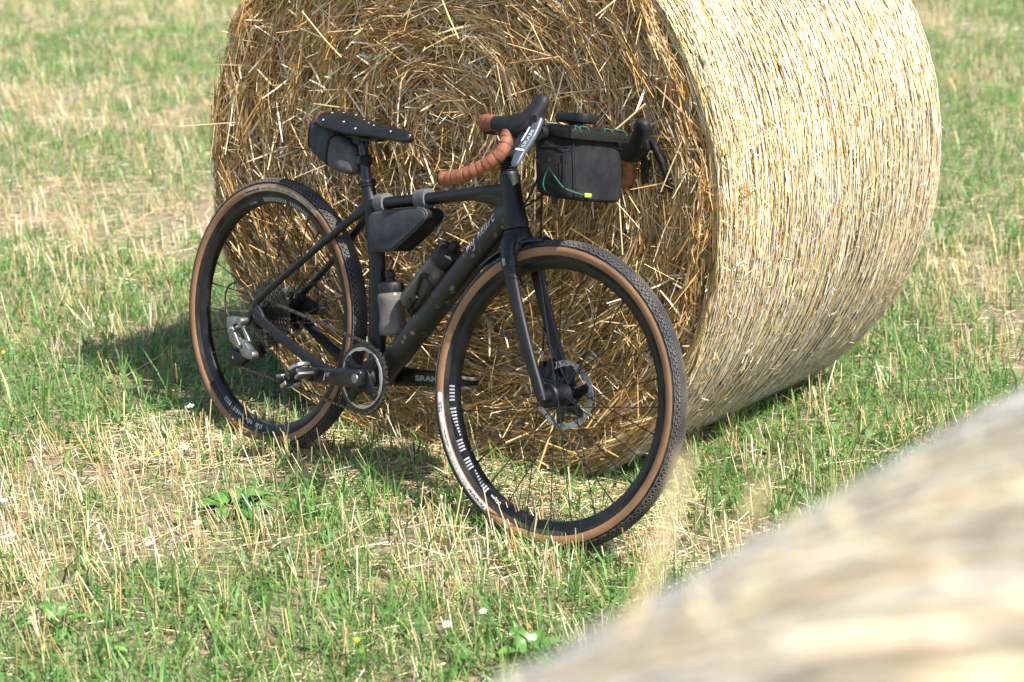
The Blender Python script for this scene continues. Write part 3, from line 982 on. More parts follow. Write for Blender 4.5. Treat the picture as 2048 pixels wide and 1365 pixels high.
# --- seatpost, clamp, saddle
part('seatpost', sweep([(.322, 0, .735), (.304, 0, .788), (.2835, 0, .846)], .0136, n=22), mat('black seatpost', (.012, .013, .016), .28))
cl = part('seat_clamp', lathe([(.0185, -.009), (.0215, -.008), (.022, 0), (.0215, .008), (.0185, .009)], (.3205, 0, .742), (-.33, 0, .94), 26), 'gloss_black')
for a in range(9):
    q = -math.pi * a / 8
    mk('clamp_knob', rbox((.3205 + .0215 * math.cos(q), .0215 * math.sin(q), .742 + .0075 * math.cos(q) + .001), (.006, .006, .009), .0015, rot=(0, -.33, q)), 'grey_metal', cl)
def saddle_mesh():
    st = [(x, w_, z + .007 + .005 * math.exp(-((x - .215) / .06) ** 2), th_ * 1.3, dr * 1.35) for x, w_, z, th_, dr in [  # x, half width, z of the middle line, thickness, edge drop
        (.150, .030, .894, .012, .010), (.158, .052, .897, .020, .012), (.175, .0655, .899, .026, .015), (.20, .0705, .9, .030, .018), (.235, .068, .8985, .031, .020),
        (.275, .055, .895, .030, .019), (.31, .040, .8915, .027, .016), (.35, .029, .8885, .025, .012), (.40, .0235, .8865, .025, .010), (.44, .0205, .8845, .025, .010), (.459, .0165, .8815, .021, .009), (.470, .008, .8765, .011, .005)]]
    n, V, F = 24, [], []
    for x, hw, z, th_, dr in st:
        for j in range(n):
            a = 2 * math.pi * j / n
            c, s_ = math.cos(a), math.sin(a)
            yy = hw * np.sign(c) * abs(c) ** .7
            u = abs(yy) / hw
            top = z - dr * u ** 2.2 + (-.004 * math.exp(-(yy / .010) ** 2) if .19 < x < .33 else 0)
            bot = z - dr - th_ * .62
            zz = top if s_ >= 0 else bot
            m = (top + bot) / 2
            zz = m + (top - bot) / 2 * (abs(s_) ** .55) * (1 if s_ >= 0 else -1)
            V.append((x, yy, zz))
    K = len(st)
    for k in range(K - 1):
        for j in range(n):
            F.append((k * n + j, k * n + (j + 1) % n, (k + 1) * n + (j + 1) % n, (k + 1) * n + j))
    F += [tuple(range(n)), tuple((K - 1) * n + j for j in range(n))]
    return np.array(V), F, st
SV, SF, SST = saddle_mesh()
sad = part('saddle', (SV, SF), 'saddle', sharp=80)
sm = sad.modifiers.new('sub', 'SUBSURF')
sm.levels = sm.render_levels = 2
def saddle_at(x, u):
    """surface point and tangents: u from -1 (right edge) to 1"""
    xs = [s[0] for s in SST]
    f = lambda i: np.interp(x, xs, [s[i] for s in SST])
    hw, z, th_, dr = f(1), f(2), f(3), f(4)
    top, bot = z - dr * abs(u) ** 2.2, z - dr - th_ * .62
    s_ = math.sqrt(max(1e-4, 1 - min(1, abs(u) ** (1 / .7)) ** 2))
    m = (top + bot) / 2
    return np.array([x, u * hw, m + (top - bot) / 2 * s_ ** .55])
def star(x, u, r, rot):
    p = saddle_at(x, u)
    tx, ty = saddle_at(x + .003, u) - saddle_at(x - .003, u), saddle_at(x, min(u + .04, .995)) - saddle_at(x, u - .04)
    tx, ty = unit(tx), unit(ty)
    nn = unit(np.cross(tx, ty))
    V = []
    for j in range(10):
        a = rot + math.pi * j / 5
        q = r if j % 2 == 0 else r * .42
        V.append(p + nn * .0011 + tx * q * math.cos(a) + ty * q * math.sin(a))
    V = V + [p + nn * .0013]
    mk('star', (np.array(V), [(j, (j + 1) % 10, 10) for j in range(10)]), 'white', sad, smooth=False)
for x, u, r in [(.168, -.35, .0042), (.178, .1, .004), (.186, .5, .004), (.196, -.05, .0042), (.205, -.55, .0048), (.22, .45, .004), (.232, -.35, .0042), (.243, .15, .0042), (.262, -.15, .005), (.205, -.93, .0045), (.262, -.78, .0042), (.285, .55, .003), (.3, -.3, .003), (.312, .1, .0035), (.325, -.5, .003), (.318, .5, .003), (.302, -.93, .0042), (.345, -.6, .0032), (.41, -.8, .0042), (.215, .75, .004), (.25, .7, .004)]:
    star(x, u, r * .82, random.uniform(0, 1.2))
V, F, wd = text_flat('SELLE', .011, .2)
def sad_text(V, F, x0, u0, hscale=1):
    out = []
    for a, b in V:
        p = saddle_at(min(x0 + a, .462), u0 + b * 26)
        out.append(p + np.array([0, 0, .0012]))
    return np.array(out), F
mk('saddle_print', sad_text(V, F, .418, .0), 'white', sad, smooth=False)
for s in (-1, 1):
    P = catmull([(.185, s * .024, .872), (.215, s * .023, .862), (.26, s * .022, .853), (.32, s * .022, .851), (.355, s * .021, .857), (.395, s * .016, .872)], 6)
    mk('saddle_rail', sweep(P, .0035, n=8), 'gloss_black', sad)
part('seat_clamp', cat([rbox((.284, 0, .853), (.036, .05, .014), .004, rot=(0, .1, 0)), rbox((.279, 0, .842), (.03, .034, .016), .004), lathe([(.004, -.004), (.005, 0), (.004, .018)], (.302, 0, .828), (0, 0, 1), 10)]), 'plastic')

# --- wheels
TYR, TYY, TYC = .0225, .0255, .334            # section of the tyre: half height, half width, centre
def side_y(r): return TYY * math.sqrt(max(1e-6, 1 - ((r - TYC) / TYR) ** 2))
def ring(r0, r1, c, yoff, n=120, a0=0, a1=2 * math.pi, m=6, both=-1):
    """strip of the tyre's side wall between two radii"""
    rs = np.linspace(r0, r1, m)
    a = np.linspace(a0, a1, n)
    V = [(c[0] + r * math.cos(t), both * (side_y(r) + yoff), c[2] + r * math.sin(t)) for t in a for r in rs]
    F = [(i * m + j, i * m + j + 1, (i + 1) * m + j + 1, (i + 1) * m + j) for i in range(n - 1) for j in range(m - 1)]
    return np.array(V), F
def side_text(s, size, a_start, r_base, c, sf, width=None, bold=0, yoff=.0011, shear=0):
    """lettering bent round the side wall, reading clockwise, tops outward"""
    V, F, wd = text_flat(s, size, shear, bold)
    sc = 1 if width is None else width / wd
    out = []
    for a, b in V:
        r = r_base + b
        t = a_start - a * sc / (r_base + size * .35)
        out.append((c[0] + r * math.cos(t), -(side_y(r) + yoff), c[2] + r * math.sin(t)))
    return sf((np.array(out), F))
def knobs(c, sf, ph):
    V, F = [], []
    def block(t0, dt, q0, dq, h):
        """one rubber block: t along the turn (rad of wheel), q across (rad of the section)"""
        b = []
        for hh, kx in ((-.0012, 1), (h, .86)):
            for st_, sq in ((-1, -1), (1, -1), (1, 1), (-1, 1)):
                q = q0 + sq * dq * kx
                t = t0 + st_ * dt * kx
                rr = TYC + (TYR + hh) * math.cos(q)
                b.append((c[0] + rr * math.cos(t), (TYY + hh) * math.sin(q), c[2] + rr * math.sin(t)))
        o = len(V)
        V.extend(b)
        F.extend([(o + 4, o + 5, o + 6, o + 7)] + [(o + i, o + (i + 1) % 4, o + 4 + (i + 1) % 4, o + 4 + i) for i in range(4)])
    n = 300
    dt = 2 * math.pi / n
    for i in range(n):
        t = i * dt + ph
        for j in range(-3, 4):
            block(t + (dt * .5 if j % 2 else 0), dt * .34, j * .148, .058, .0016)
        for s in (-1, 1):
            if i % 2 == 0:
                block(t, dt * .72, s * .60, .075, .0020)
                block(t + dt, dt * .62, s * .79, .07, .0021)
            if i % 4 == 0:
                block(t, dt * 1.25, s * .98, .075, .0022)
            elif i % 4 == 2:
                block(t, dt * .8, s * .955, .05, .0021)
    return sf((np.array(V), F))
def wheel(c, sf, rear):
    c = np.array(c, float)
    W = group_part('wheel')
    Y = (0, 1, 0)
    qs = np.linspace(-R_(112), R_(112), 27)
    prof = [(TYC + TYR * math.cos(q), TYY * math.sin(q)) for q in qs]
    mk('tyre', sf(lathe(prof + [(.311, .0165), (.311, -.0165)], c, Y, 140, closed=True)), 'tyre', W)
    for s in (-1, 1):
        mk('sidewall', sf(ring(.3178, .3412, c, .0004, both=s, m=9)), 'tan', W)
    mk('tread', knobs(c, sf, .3), 'tread', W, smooth=False, kind='stuff')
    rp = [(.3165, -.0150), (.3120, -.0155), (.3060, -.0150), (.2970, -.0125), (.2915, -.0080), (.2900, 0), (.2915, .0080), (.2970, .0125), (.3060, .0150), (.3120, .0155), (.3165, .0150), (.311, .010), (.311, -.010)]
    mk('rim', sf(lathe(rp, c, Y, 140, closed=True)), 'rim', W)
    # hub
    if rear:
        hub = lathe([(.006, -.062), (.010, -.062), (.012, -.03), (.018, -.028), (.029, -.024), (.029, -.020), (.017, -.014), (.016, .016), (.024, .024), (.027, .030), (.027, .034), (.014, .036), (.010, .062), (.006, .062)], c, Y, 32)
        fl = ((-.022, .0265), (.032, .0245))
    else:
        hub = lathe([(.006, -.050), (.0105, -.050), (.0115, -.044), (.015, -.042), (.0155, -.036), (.027, -.034), (.0295, -.030), (.0295, -.0265), (.019, -.020), (.0175, -.012), (.0175, .012), (.019, .020), (.0275, .0265), (.0275, .031), (.018, .034), (.0105, .05), (.006, .05)], c, Y, 36)
        fl = ((-.0285, .0275), (.029, .0255))
    mk('hub', sf(hub), 'grey_metal', W)
    ns = 28
    for i in range(ns):
        sgn = 1 if (i // 2) % 2 else -1
        sd = i % 2
        a = 2 * math.pi * i / ns + .11
        y, rf = fl[sd]
        h = np.array([c[0] + rf * math.cos(a + sgn * 1.15), y + (.002 if sgn > 0 else -.002), c[2] + rf * math.sin(a + sgn * 1.15)])
        e = np.array([c[0] + .2915 * math.cos(a), (.003 if sd else -.003), c[2] + .2915 * math.sin(a)])
        v = e - h
        mk('spoke', sf(sweep([h, h + v * .93, h + v * .935, e], [.0014, .0014, .0022, .0022], n=6)), 'spoke', W)
    va = R_(218.5) if not rear else R_(20)
    mk('valve', sf(lathe([(.003, 0), (.003, .012), (.0026, .030), (.0022, .038), (.0012, .040)], c + np.array([.2905 * math.cos(va), 0, .2905 * math.sin(va)]), (-math.cos(va), 0, -math.sin(va)), 10)), 'alloy', W)
    # printed label on the side wall
    a0, a1 = (R_(244.0), R_(191.0)) if not rear else (R_(114.5), R_(61.0))
    r0, r1 = .3238, .3362
    body = ring(r0, r1, c, .0011, 70, a0, a1, 6)
    caps = []
    rm, hw = (r0 + r1) / 2, (r1 - r0) / 2
    for aa, sg in ((a0, 1), (a1, -1)):
        V = [(rm, 0.0)] + [(rm + hw * math.cos(q), hw * math.sin(q)) for q in np.linspace(0, math.pi, 9)]
        V = [(c[0] + r * math.cos(aa + sg * u / rm), -(side_y(r) + .0011), c[2] + r * math.sin(aa + sg * u / rm)) for r, u in V]
        caps.append((np.array(V), [(0, j, j + 1) for j in range(1, 9)]))
    lab = mk('tyre_label', sf(cat([body] + caps)), 'cream' if not rear else 'cream_dirty', W)
    T = lambda *a, **k: side_text(*a, **k)
    st = a0 + .006
    dk = 'ink'
    mk('lettering', T('Panaracer', .0105, st, .3266, c, sf, width=.0655, bold=.00022, yoff=.0016), dk, W, smooth=False)
    mk('lettering', T('GRAVELKING SK', .0100, st - .216, .3264, c, sf, width=.099, yoff=.0016), 'tan_ink', W, smooth=False)
    mk('lettering', T('TUBELESS COMPATIBLE', .0045, st - .535, .3268, c, sf, width=.046, bold=.0001, yoff=.0016), dk, W, smooth=False)
    mk('lettering', T('700x43', .0036, st - .56, .3314, c, sf, width=.014, yoff=.0016), dk, W, smooth=False)
    mk('lettering', T('zero slip', .0036, st - .70, .3268, c, sf, width=.014, yoff=.0016), 'grey_print', W, smooth=False)
    mk('lettering', T('protect', .0036, st - .70, .3312, c, sf, width=.013, yoff=.0016), 'grey_print', W, smooth=False)
    for k_, ch in enumerate('TLC'):
        aa = st - .802 - k_ * .0268
        mk('lettering', sf(ring(.3258, .3338, c, .0014, 6, aa, aa - .024, 3)), 'ink', W, smooth=False)
        mk('lettering', sf(ring(.3266, .3330, c, .0016, 6, aa - .0022, aa - .0218, 3)), 'cream' if not rear else 'cream_dirty', W, smooth=False)
        mk('lettering', T(ch, .0078, aa - .0048, .3270, c, sf, width=.0048, bold=.0004, yoff=.0019), 'ink', W, smooth=False)
    # hatched decal on the rim face
    def bar(aa, ra, rb, wdt=.0042, slant=0.0):
        V = []
        for r in np.linspace(ra, rb, 6):
            y = -float(np.interp(r, [.2915, .297, .306, .312, .3165], [.0080, .0125, .0150, .0155, .0150])) - .0007
            for s_ in (-1, 1):
                t = aa + s_ * wdt / .3 / 2 + slant * (r - .3) / .3
                V.append((c[0] + r * math.cos(t), y, c[2] + r * math.sin(t)))
        return sf((np.array(V), [(2 * q, 2 * q + 1, 2 * q + 3, 2 * q + 2) for q in range(5)]))
    dm = M['rim_print'] if not rear else M['grey_print']
    starts = [R_(187.0), R_(203.6)] if not rear else [R_(100), R_(85)]
    bars = []
    if not rear:
        seq = [(187.3 + i * 1.55, .2955, .3085) for i in range(5)]
        seq += [(197.5 + i * 1.55, .2945, .3095 - .0016 * i) for i in range(9)]
        seq += [(212.3 + i * 1.55, .2945, .3095) for i in range(4)]
        seq += [(221.5 + i * 1.55, .2945, .3095) for i in range(4)]
        seq += [(228.5 + i * 1.55, .2945, .2965 + .0017 * i) for i in range(8)]
    else:
        seq = [(103 - i * 1.55, .2955, .3065) for i in range(12)] + [(82 - i * 1.55, .2955, .3065) for i in range(10)]
        seq += [(238.5 + i * 1.5, .2965, .3085) for i in range(4)] + [(247 + i * 1.5, .2965, .308 - .001 * i) for i in range(6)] + [(258 + i * 1.5, .2965, .303 + .0012 * i) for i in range(4)] + [(266.5 + i * 1.5, .2965, .3085) for i in range(4)]
    for d_, ra, rb in seq:
        bars.append(bar(R_(d_), ra, rb))
    mk('rim_decal', cat(bars), dm, W, smooth=False, kind='stuff')
    def rim_text(s, size, a_s, rb_, width, bold=0):
        V, F, wd = text_flat(s, size, 0, bold)
        out = []
        for a, b in V:
            r = rb_ + b
            t = a_s - a * width / wd / .302
            out.append((c[0] + r * math.cos(t), -float(np.interp(r, [.2915, .297, .306, .312, .3165], [.0080, .0125, .0150, .0155, .0150])) - .0009, c[2] + r * math.sin(t)))
        return sf((np.array(out), F))
    if not rear:
        mk('lettering', rim_text('DT', .010, R_(249.2), .2975, .012, .0004), 'white', W, smooth=False)
        mk('lettering', rim_text('Swiss', .0085, R_(246.6), .2978, .02, .0002), 'white', W, smooth=False)
    else:
        mk('lettering', rim_text('DT SWISS', .008, R_(115), .297, .03, .0002), 'grey_print', W, smooth=False)
    return W
FW = wheel((WB, 0, WR), S, False)
RW = wheel((0, 0, WR), I, True)
FW['label'] = 'front wheel with clean white tyre label'
RW['label'] = 'rear wheel with dusty tyre label'

# --- brake rotors
def rotor(c, y, r_out, sf, parent):
    """steel ring with slots, on a black spider"""
    n, rs = 144, [r_out - .0145, r_out - .0105, r_out - .0065, r_out - .0025, r_out]
    th_ = .0018
    V = []
    for yy in (y - th_ / 2, y + th_ / 2):
        for i in range(n):
            a = 2 * math.pi * i / n
            for j, r in enumerate(rs):
                rr = r + (.0008 * math.sin(i * 2 * math.pi / 12) if j in (0, len(rs) - 1) else 0)
                V.append((c[0] + rr * math.cos(a), yy, c[2] + rr * math.sin(a)))
    m = len(rs)
    solid = np.ones((n, m - 1), bool)
    for i in range(n):
        k = i % 12
        if k in (1, 2, 3): solid[i, 1] = False
        if k in (6, 7): solid[i, 2] = False
        if k == 9: solid[i, 1] = False
        if k == 10: solid[i, 2] = False
    id_ = lambda s, i, j: s * n * m + (i % n) * m + j
    F = []
    for i in range(n):
        for j in range(m - 1):
            if not solid[i, j]: continue
            F.append((id_(0, i, j), id_(0, i + 1, j), id_(0, i + 1, j + 1), id_(0, i, j + 1)))
            F.append((id_(1, i, j), id_(1, i, j + 1), id_(1, i + 1, j + 1), id_(1, i + 1, j)))
            if j == 0 or not solid[i, j - 1]: F.append((id_(0, i, j), id_(1, i, j), id_(1, i + 1, j), id_(0, i + 1, j)))
            if j == m - 2 or not solid[i, j + 1]: F.append((id_(0, i, j + 1), id_(0, i + 1, j + 1), id_(1, i + 1, j + 1), id_(1, i, j + 1)))
            if not solid[(i - 1) % n, j]: F.append((id_(0, i, j), id_(0, i, j + 1), id_(1, i, j + 1), id_(1, i, j)))
            if not solid[(i + 1) % n, j]: F.append((id_(0, i + 1, j), id_(1, i + 1, j), id_(1, i + 1, j + 1), id_(0, i + 1, j + 1)))
    rt = mk('brake_rotor', sf((np.array(V), F)), 'rotor', parent, smooth=False)
    sp = [lathe([(.017, y - .004), (.027, y - .003), (.027, y + .003), (.017, y + .004)], c, (0, 1, 0), 36, closed=True)]
    for i in range(6):
        a = 2 * math.pi * i / 6 + .3
        d, e = np.array([math.cos(a), 0, math.sin(a)]), np.array([-math.sin(a), 0, math.cos(a)])
        b0, b1 = c + np.array([0, y, 0]) + d * .024 - e * .008, c + np.array([0, y, 0]) + d * (r_out - .0125) + e * .010
        sp.append(sweep([b0, (b0 + b1) / 2 + e * .003, b1], [.0016] * 3, [.0165, .0125, .0105], side=(0, 1, 0), n=8))
        sp.append(lathe([(.0035, y - .0028), (.0035, y + .0028)], c + d * (r_out - .0135) + e * .010, (0, 1, 0), 10))
    mk('rotor_spider', sf(cat(sp)), 'gloss_black', parent)
rotor(np.array([WB, 0, WR]), .036, .080, S, FW)
rotor(np.array([0, 0, WR]), .046, .070, I, RW)
for s, w_ in ((S, FW), (I, RW)):
    pass

# --- fork
fk = group_part('fork')
P = [ax(.395), ax(.375), ax(.352), ax(.335)]
mk('fork_crown', S(cat([sweep(P, [.028, .036, .046, .046], [.031, .033, .03, .018], n=22, power=2.3)])), 'carbon', fk)
for s in (-1, 1):
    f = unit(np.array([math.sin(HA), 0, math.cos(HA)]))
    P = catmull([ax(.385) + [0, s * .018, 0], ax(.362) + [0, s * .038, 0], ax(.325) + [0, s * .0485, 0] + f * .003, ax(.22) + [0, s * .052, 0] + f * .012, ax(.10) + [0, s * .055, 0] + f * .030, ax(.018) + [0, s * .0555, 0] + f * .046, ax(-.012) + [0, s * .0555, 0] + f * .0515], 6)
    k = np.linspace(0, 1, len(P))
    bl = mk('fork_blade', S(sweep(P, .0125 - .0045 * k, np.interp(k, [0, .15, .3, 1], [.024, .0225, .0185, .0118]), n=18, power=2.3)), 'carbon', fk)
    mk('axle_end', S(cat([lathe([(.0042, s * .0655), (.0068, s * .0655), (.0075, s * .064), (.0075, s * .05)], (WB, 0, WR), (0, 1, 0), 18), lathe([(1e-4, s * .063), (.0042, s * .063)], (WB, 0, WR), (0, 1, 0), 12)])), 'grey_metal', fk)
# caliper and hose on the left blade
mk('brake_caliper', S(cat([rbox((.985, .047, .395), (.026, .03, .058), .005, rot=(0, .33, 0)), rbox((.962, .045, .392), (.03, .022, .03), .005, rot=(0, .5, 0)), lathe([(.005, -.01), (.006, .01)], (.962, .045, .41), (0, 1, 0), 12)])), 'plastic', fk)
mk('brake_hose', S(sweep(catmull([(.958, .043, .405), (.952, .046, .44), (.944, .05, .50), (.93, .06, .56), (.905, .063, .64), (.895, .05, .72), (.90, .03, .80), (.90, .03, .87)], 8), .0026, n=8)), 'plastic', fk)
mk('hose_ferrule', S(sweep([(.9575, .0435, .409), (.953, .046, .437)], [.0042, .0034], n=10)), 'alloy', fk)
# clip-on mudguard under the crown
def guard():
    c = np.array([WB, 0, WR])
    V, F = [], []
    ths = np.linspace(R_(137.5), R_(104), 15)
    for i, a in enumerate(ths):
        k = i / 14
        hw = np.interp(k, [0, .12, .5, .85, 1], [.003, .012, .026, .036, .02])
        for s in np.linspace(-1, 1, 9):
            r = .3625 + .004 * (1 - s * s) + .012 * (1 - k) - .006 * abs(s) ** 3
            V.append((c[0] + r * math.cos(a), s * hw, c[2] + r * math.sin(a)))
    F = [(i * 9 + j, i * 9 + j + 1, (i + 1) * 9 + j + 1, (i + 1) * 9 + j) for i in range(14) for j in range(8)]
    return np.array(V), F
mg = mk('mudguard', S(guard()), mat('dark blue grey plastic', (.02, .026, .042), .4), fk)
so_ = mg.modifiers.new('thick', 'SOLIDIFY')
so_.thickness = .0022
for s in (-1, 1):
    cpt = ax(.318) + np.array([0, s * .0485, 0]) + unit(np.array([math.sin(HA), 0, math.cos(HA)])) * .004
    P = [cpt - _u * .011, cpt - _u * .0105, cpt + _u * .0105, cpt + _u * .011]
    mk('mudguard_strap', S(sweep(P, [.0125, .0135, .0138, .0128], [.0188, .0202, .0208, .0195], n=20, power=2.3)), 'plastic', fk)
    if s < 0:
        mk('strap_buckle', S(rbox(cpt + np.array([-.004, -.0148, 0]), (.008, .004, .018), .0012, rot=(0, -.33, 0))), 'alloy', fk)
        for q in range(3):
            mk('strap_mark', S(rbox(cpt + np.array([.012, -.0115, -.004 + q * .0038]), (.009, .002, .0013), 0, rot=(0, -.33, -.5))), mat('blue print', (.03, .13, .22), .5), fk)

# --- cockpit
part('headset_spacer', S(lathe([(.019, 0), (.0235, .001), (.0225, .007), (.019, .009)], ax(.524), _u, 26)), 'plastic')
for i in range(6):
    d0 = .533 + i * .0062
    part('headset_spacer', S(lathe([(.016, 0), (.0195, .0006), (.0205, .0022), (.0195, .0038), (.016, .0044)], ax(d0), _u, 26)), 'rubber')
st0, st1 = ax(.585), np.array([.872, 0, .936])
part('stem', S(cat([lathe([(.016, -.022), (.0195, -.02), (.0195, .02), (.016, .022)], st0, _u, 24), sweep([st0 + (st1 - st0) * .1, st0 + (st1 - st0) * .5, st1], [.015, .0145, .0155], [.016, .015, .016], n=16), lathe([(.016, -.023), (.0205, -.021), (.0205, .021), (.016, .023)], st1, (0, 1, 0), 24)])), 'plastic')
def tape_profile(path, r, wrap=.0165):
    d = np.concatenate([[0], np.cumsum(np.linalg.norm(np.diff(path, axis=0), axis=1))])
    n = int(d[-1] / .0022)
    dd = np.linspace(0, d[-1], n)
    P = np.stack([np.interp(dd, d, path[:, i]) for i in range(3)], 1)
    ph = (dd / wrap) % 1
    rr = r + .0011 * ph - .0013 * (ph < .09)
    rr[-2:] *= [.93, .8]
    return P, rr
def FLR(P, s, k=.40, roll=.075):
    """flared bar: the lower a point, the further out; the bar hangs a little lower on its left"""
    P = np.array(P, float)
    y = s * (.2 + (.985 - P[:, 1]) * k)
    return np.stack([P[:, 0], y, P[:, 1] - roll * y], 1)
for s in (-1, 1):
    bar = group_part('handlebar')
    top = catmull([(.872, 0, .936), (.872, s * .06, .937), (.871, s * .13, .938), (.873, s * .165, .939), (.889, s * .196, .938 - .0145 * s), (.93, s * .215, .939 - .016 * s)], 8)
    mk('bar_top', S(sweep(top[:26], .0142, n=16)), 'plastic', bar)
    tp, rr = tape_profile(catmull([(.8715, s * .112, .938), (.873, s * .165, .938 - .007 * s), (.888, s * .196, .938 - .0145 * s), (.92, s * .212, .939 - .016 * s), (.955, s * .2165, .939 - .0163 * s)], 8), .0158)
    mk('bar_tape', S(sweep(tp, rr, n=20)), 'tape', bar, sharp=75)
    dp, rr = tape_profile(catmull(FLR([(.982, .924), (.988, .897), (.985, .874), (.968, .853), (.943, .833), (.913, .815), (.882, .803), (.850, .795)], s), 8), .0150)
    mk('bar_tape', S(sweep(dp, rr, n=20)), 'tape', bar, sharp=75)
    mk('bar_plug', S(sweep(FLR([(.8505, .7951), (.8478, .7945), (.8466, .7942)], s), [.0135, .0142, .011], n=18)), 'plastic', bar)
    # brake hood
    hp = catmull(FLR([(.936, .938), (.962, .938), (.997, .939), (1.022, .951), (1.0335, .977), (1.040, 1.001), (1.0435, 1.015)], s), 6)
    k = np.linspace(0, 1, len(hp))
    hh = np.interp(k, [0, .17, .34, .5, .67, .83, .95, 1], [.0155, .0195, .0275, .0265, .0200, .0180, .0135, .006])
    if s > 0: hh = hh * np.interp(k, [0, .4, .6, 1], [1, 1.05, 1.18, 1.12])
    hw = np.interp(k, [0, .17, .34, .5, .67, .83, .95, 1], [.0165, .018, .0195, .0195, .017, .0155, .0125, .006])
    hood = part('brake_hood', S(sweep(hp, hw, hh, n=22, power=2.5)), 'rubber')
    # seam line of the rubber cover
    sl_ = FLR([(.967, .927), (1.008, .934), (1.028, .951), (1.037, .979), (1.042, 1.0)], s) + np.array([0, s * .019, 0])
    mk('hood_seam', S(sweep(catmull(sl_, 5), .0007, n=5)), 'grey_metal', hood)
    mk('lever_pivot', S(cat([rbox(FLR([(1.047, .957)], s)[0], (.026, .033, .024), .005, rot=(0, -.25, 0)), lathe([(.004, -.018), (.0045, -.0175), (.0045, .0175), (.004, .018)], FLR([(1.043, .951)], s)[0] * [1, 0, 1] + [0, s * .21, 0], (0, 1, 0), 14)])), 'grey_metal', hood)
    lp = catmull(FLR([(1.056, .961), (1.0575, .935), (1.056, .906), (1.054, .880), (1.0555, .861), (1.057, .849)], s, .60), 6)
    k = np.linspace(0, 1, len(lp))
    if s > 0:
        lp = catmull([(1.060, .207, .957), (1.067, .219, .936), (1.079, .231, .910), (1.090, .246, .875), (1.0965, .256, .852), (1.0985, .2595, .840)], 6)
    lev = mk('brake_lever', S(sweep(lp, np.interp(k, [0, .5, .9, 1], [.0075, .0072, .006, .003]), np.interp(k, [0, .3, .7, .93, 1], np.array([.0105, .0140, .0118, .0092, .004]) * (1 if s < 0 else .62)), n=18, power=3.2)), 'lever' if s < 0 else 'gloss_black', hood)
    pp = catmull(FLR([(1.036, .925), (1.030, .902), (1.028, .880), (1.029, .872)], s, .50), 5)
    mk('shift_paddle', S(sweep(pp, .006, np.linspace(.012, .009, len(pp)), n=14, power=3)), 'gloss_black', hood)
    if s < 0:
        # printing on the lever's outer face: a runs along the blade from the tip up, b across it
        tip, topp = lp[-1], lp[0]
        L_ = np.concatenate([[0], np.cumsum(np.linalg.norm(np.diff(lp[::-1], axis=0), axis=1))])
        n_out = unit(np.cross(unit(topp - tip), np.array([1.0, 0, 0])))
        if n_out[1] > 0: n_out = -n_out
        ac = unit(np.cross(unit(topp - tip), n_out))
        if ac[0] > 0: ac = -ac
        def on_lever(V, F):
            out = []
            for a, b_ in V:
                c_ = np.array([np.interp(a, L_, lp[::-1][:, q]) for q in range(3)])
                out.append(c_ + ac * b_ + n_out * .0083)
            return S((np.array(out), F))
        def strip(a0, a1, b0, b1, n_=8):
            V = [(a, b_) for a in np.linspace(a0, a1, n_) for b_ in (b0, b1)]
            return on_lever(V, [(2 * q, 2 * q + 1, 2 * q + 3, 2 * q + 2) for q in range(n_ - 1)])
        V, F, wd = text_flat('SRAM', .0130, 0, .0003)
        V = V * np.array([.047 / wd, 1]) + np.array([.046, -.0085])
        mk('lettering', on_lever(V, F), 'grey_print', hood, smooth=False)
        mk('lever_stripe', strip(.038, .043, -.0112, .0112, 3), 'white', hood, smooth=False)
        mk('lever_stripe', strip(.062, .1, .0068, .0105), 'white', hood, smooth=False)
# shift cable housing and rear hose, looping in front of the head tube
part('cable_housing', S(sweep(catmull([(.93, -.03, .925), (.925, -.02, .86), (.90, -.012, .80), (.872, -.006, .755)], 8), .0026, n=8)), 'plastic')
part('cable_housing', S(sweep(catmull([(.95, .02, .93), (.95, .01, .86), (.925, .0, .80), (.875, .004, .765)], 8), .0026, n=8)), 'plastic')

# --- drivetrain
CRY = -.047
def gear(c, y, r, teeth, th_, hole, sf=I, depth=.0045):
    n = teeth * 4
    V = []
    for yy in (y - th_ / 2, y + th_ / 2):
        for i in range(n):
            a = 2 * math.pi * i / n
            rr = r + (depth if i % 4 == 0 else depth * .45 if i % 4 in (1, 3) else -.0005)
            V.append((c[0] + rr * math.cos(a), yy, c[2] + rr * math.sin(a)))
        for i in range(n):
            a = 2 * math.pi * i / n
            V.append((c[0] + hole * math.cos(a), yy, c[2] + hole * math.sin(a)))
    F = []
    for i in range(n):
        j = (i + 1) % n
        F += [(i, j, n + j, n + i), (2 * n + i, 3 * n + i, 3 * n + j, 2 * n + j), (i, 2 * n + i, 2 * n + j, j), (n + i, n + j, 3 * n + j, 3 * n + i)]
    return sf((np.array(V), F))
cs = group_part('crankset')
mk('chainring', gear(BB, CRY, .0865, 42, .0035, .0735), 'gloss_black', cs, smooth=False)
V, F = [], []
nn = 120
for i in range(nn):
    a = 2 * math.pi * i / nn
    ri = .0705 - .0035 * (max(0, math.sin(a * 4 + .6)) ** 3)
    for r, y in ((ri, CRY - .0055), (.0765, CRY - .0055), (.0768, CRY - .002), (ri, CRY - .002)):
        V.append((BB[0] + r * math.cos(a), y, BB[2] + r * math.sin(a)))
F = [(i * 4 + j, i * 4 + (j + 1) % 4, ((i + 1) % nn) * 4 + (j + 1) % 4, ((i + 1) % nn) * 4 + j) for i in range(nn) for j in range(4)]
mk('chainring_band', (np.array(V), F), mat('silver grey anodised band', (.42, .42, .41), .38, .6), cs)
sp = [lathe([(.014, CRY - .012), (.034, CRY - .010), (.036, CRY - .004), (.030, CRY + .002), (.014, CRY + .003)], BB, (0, 1, 0), 32, closed=True)]
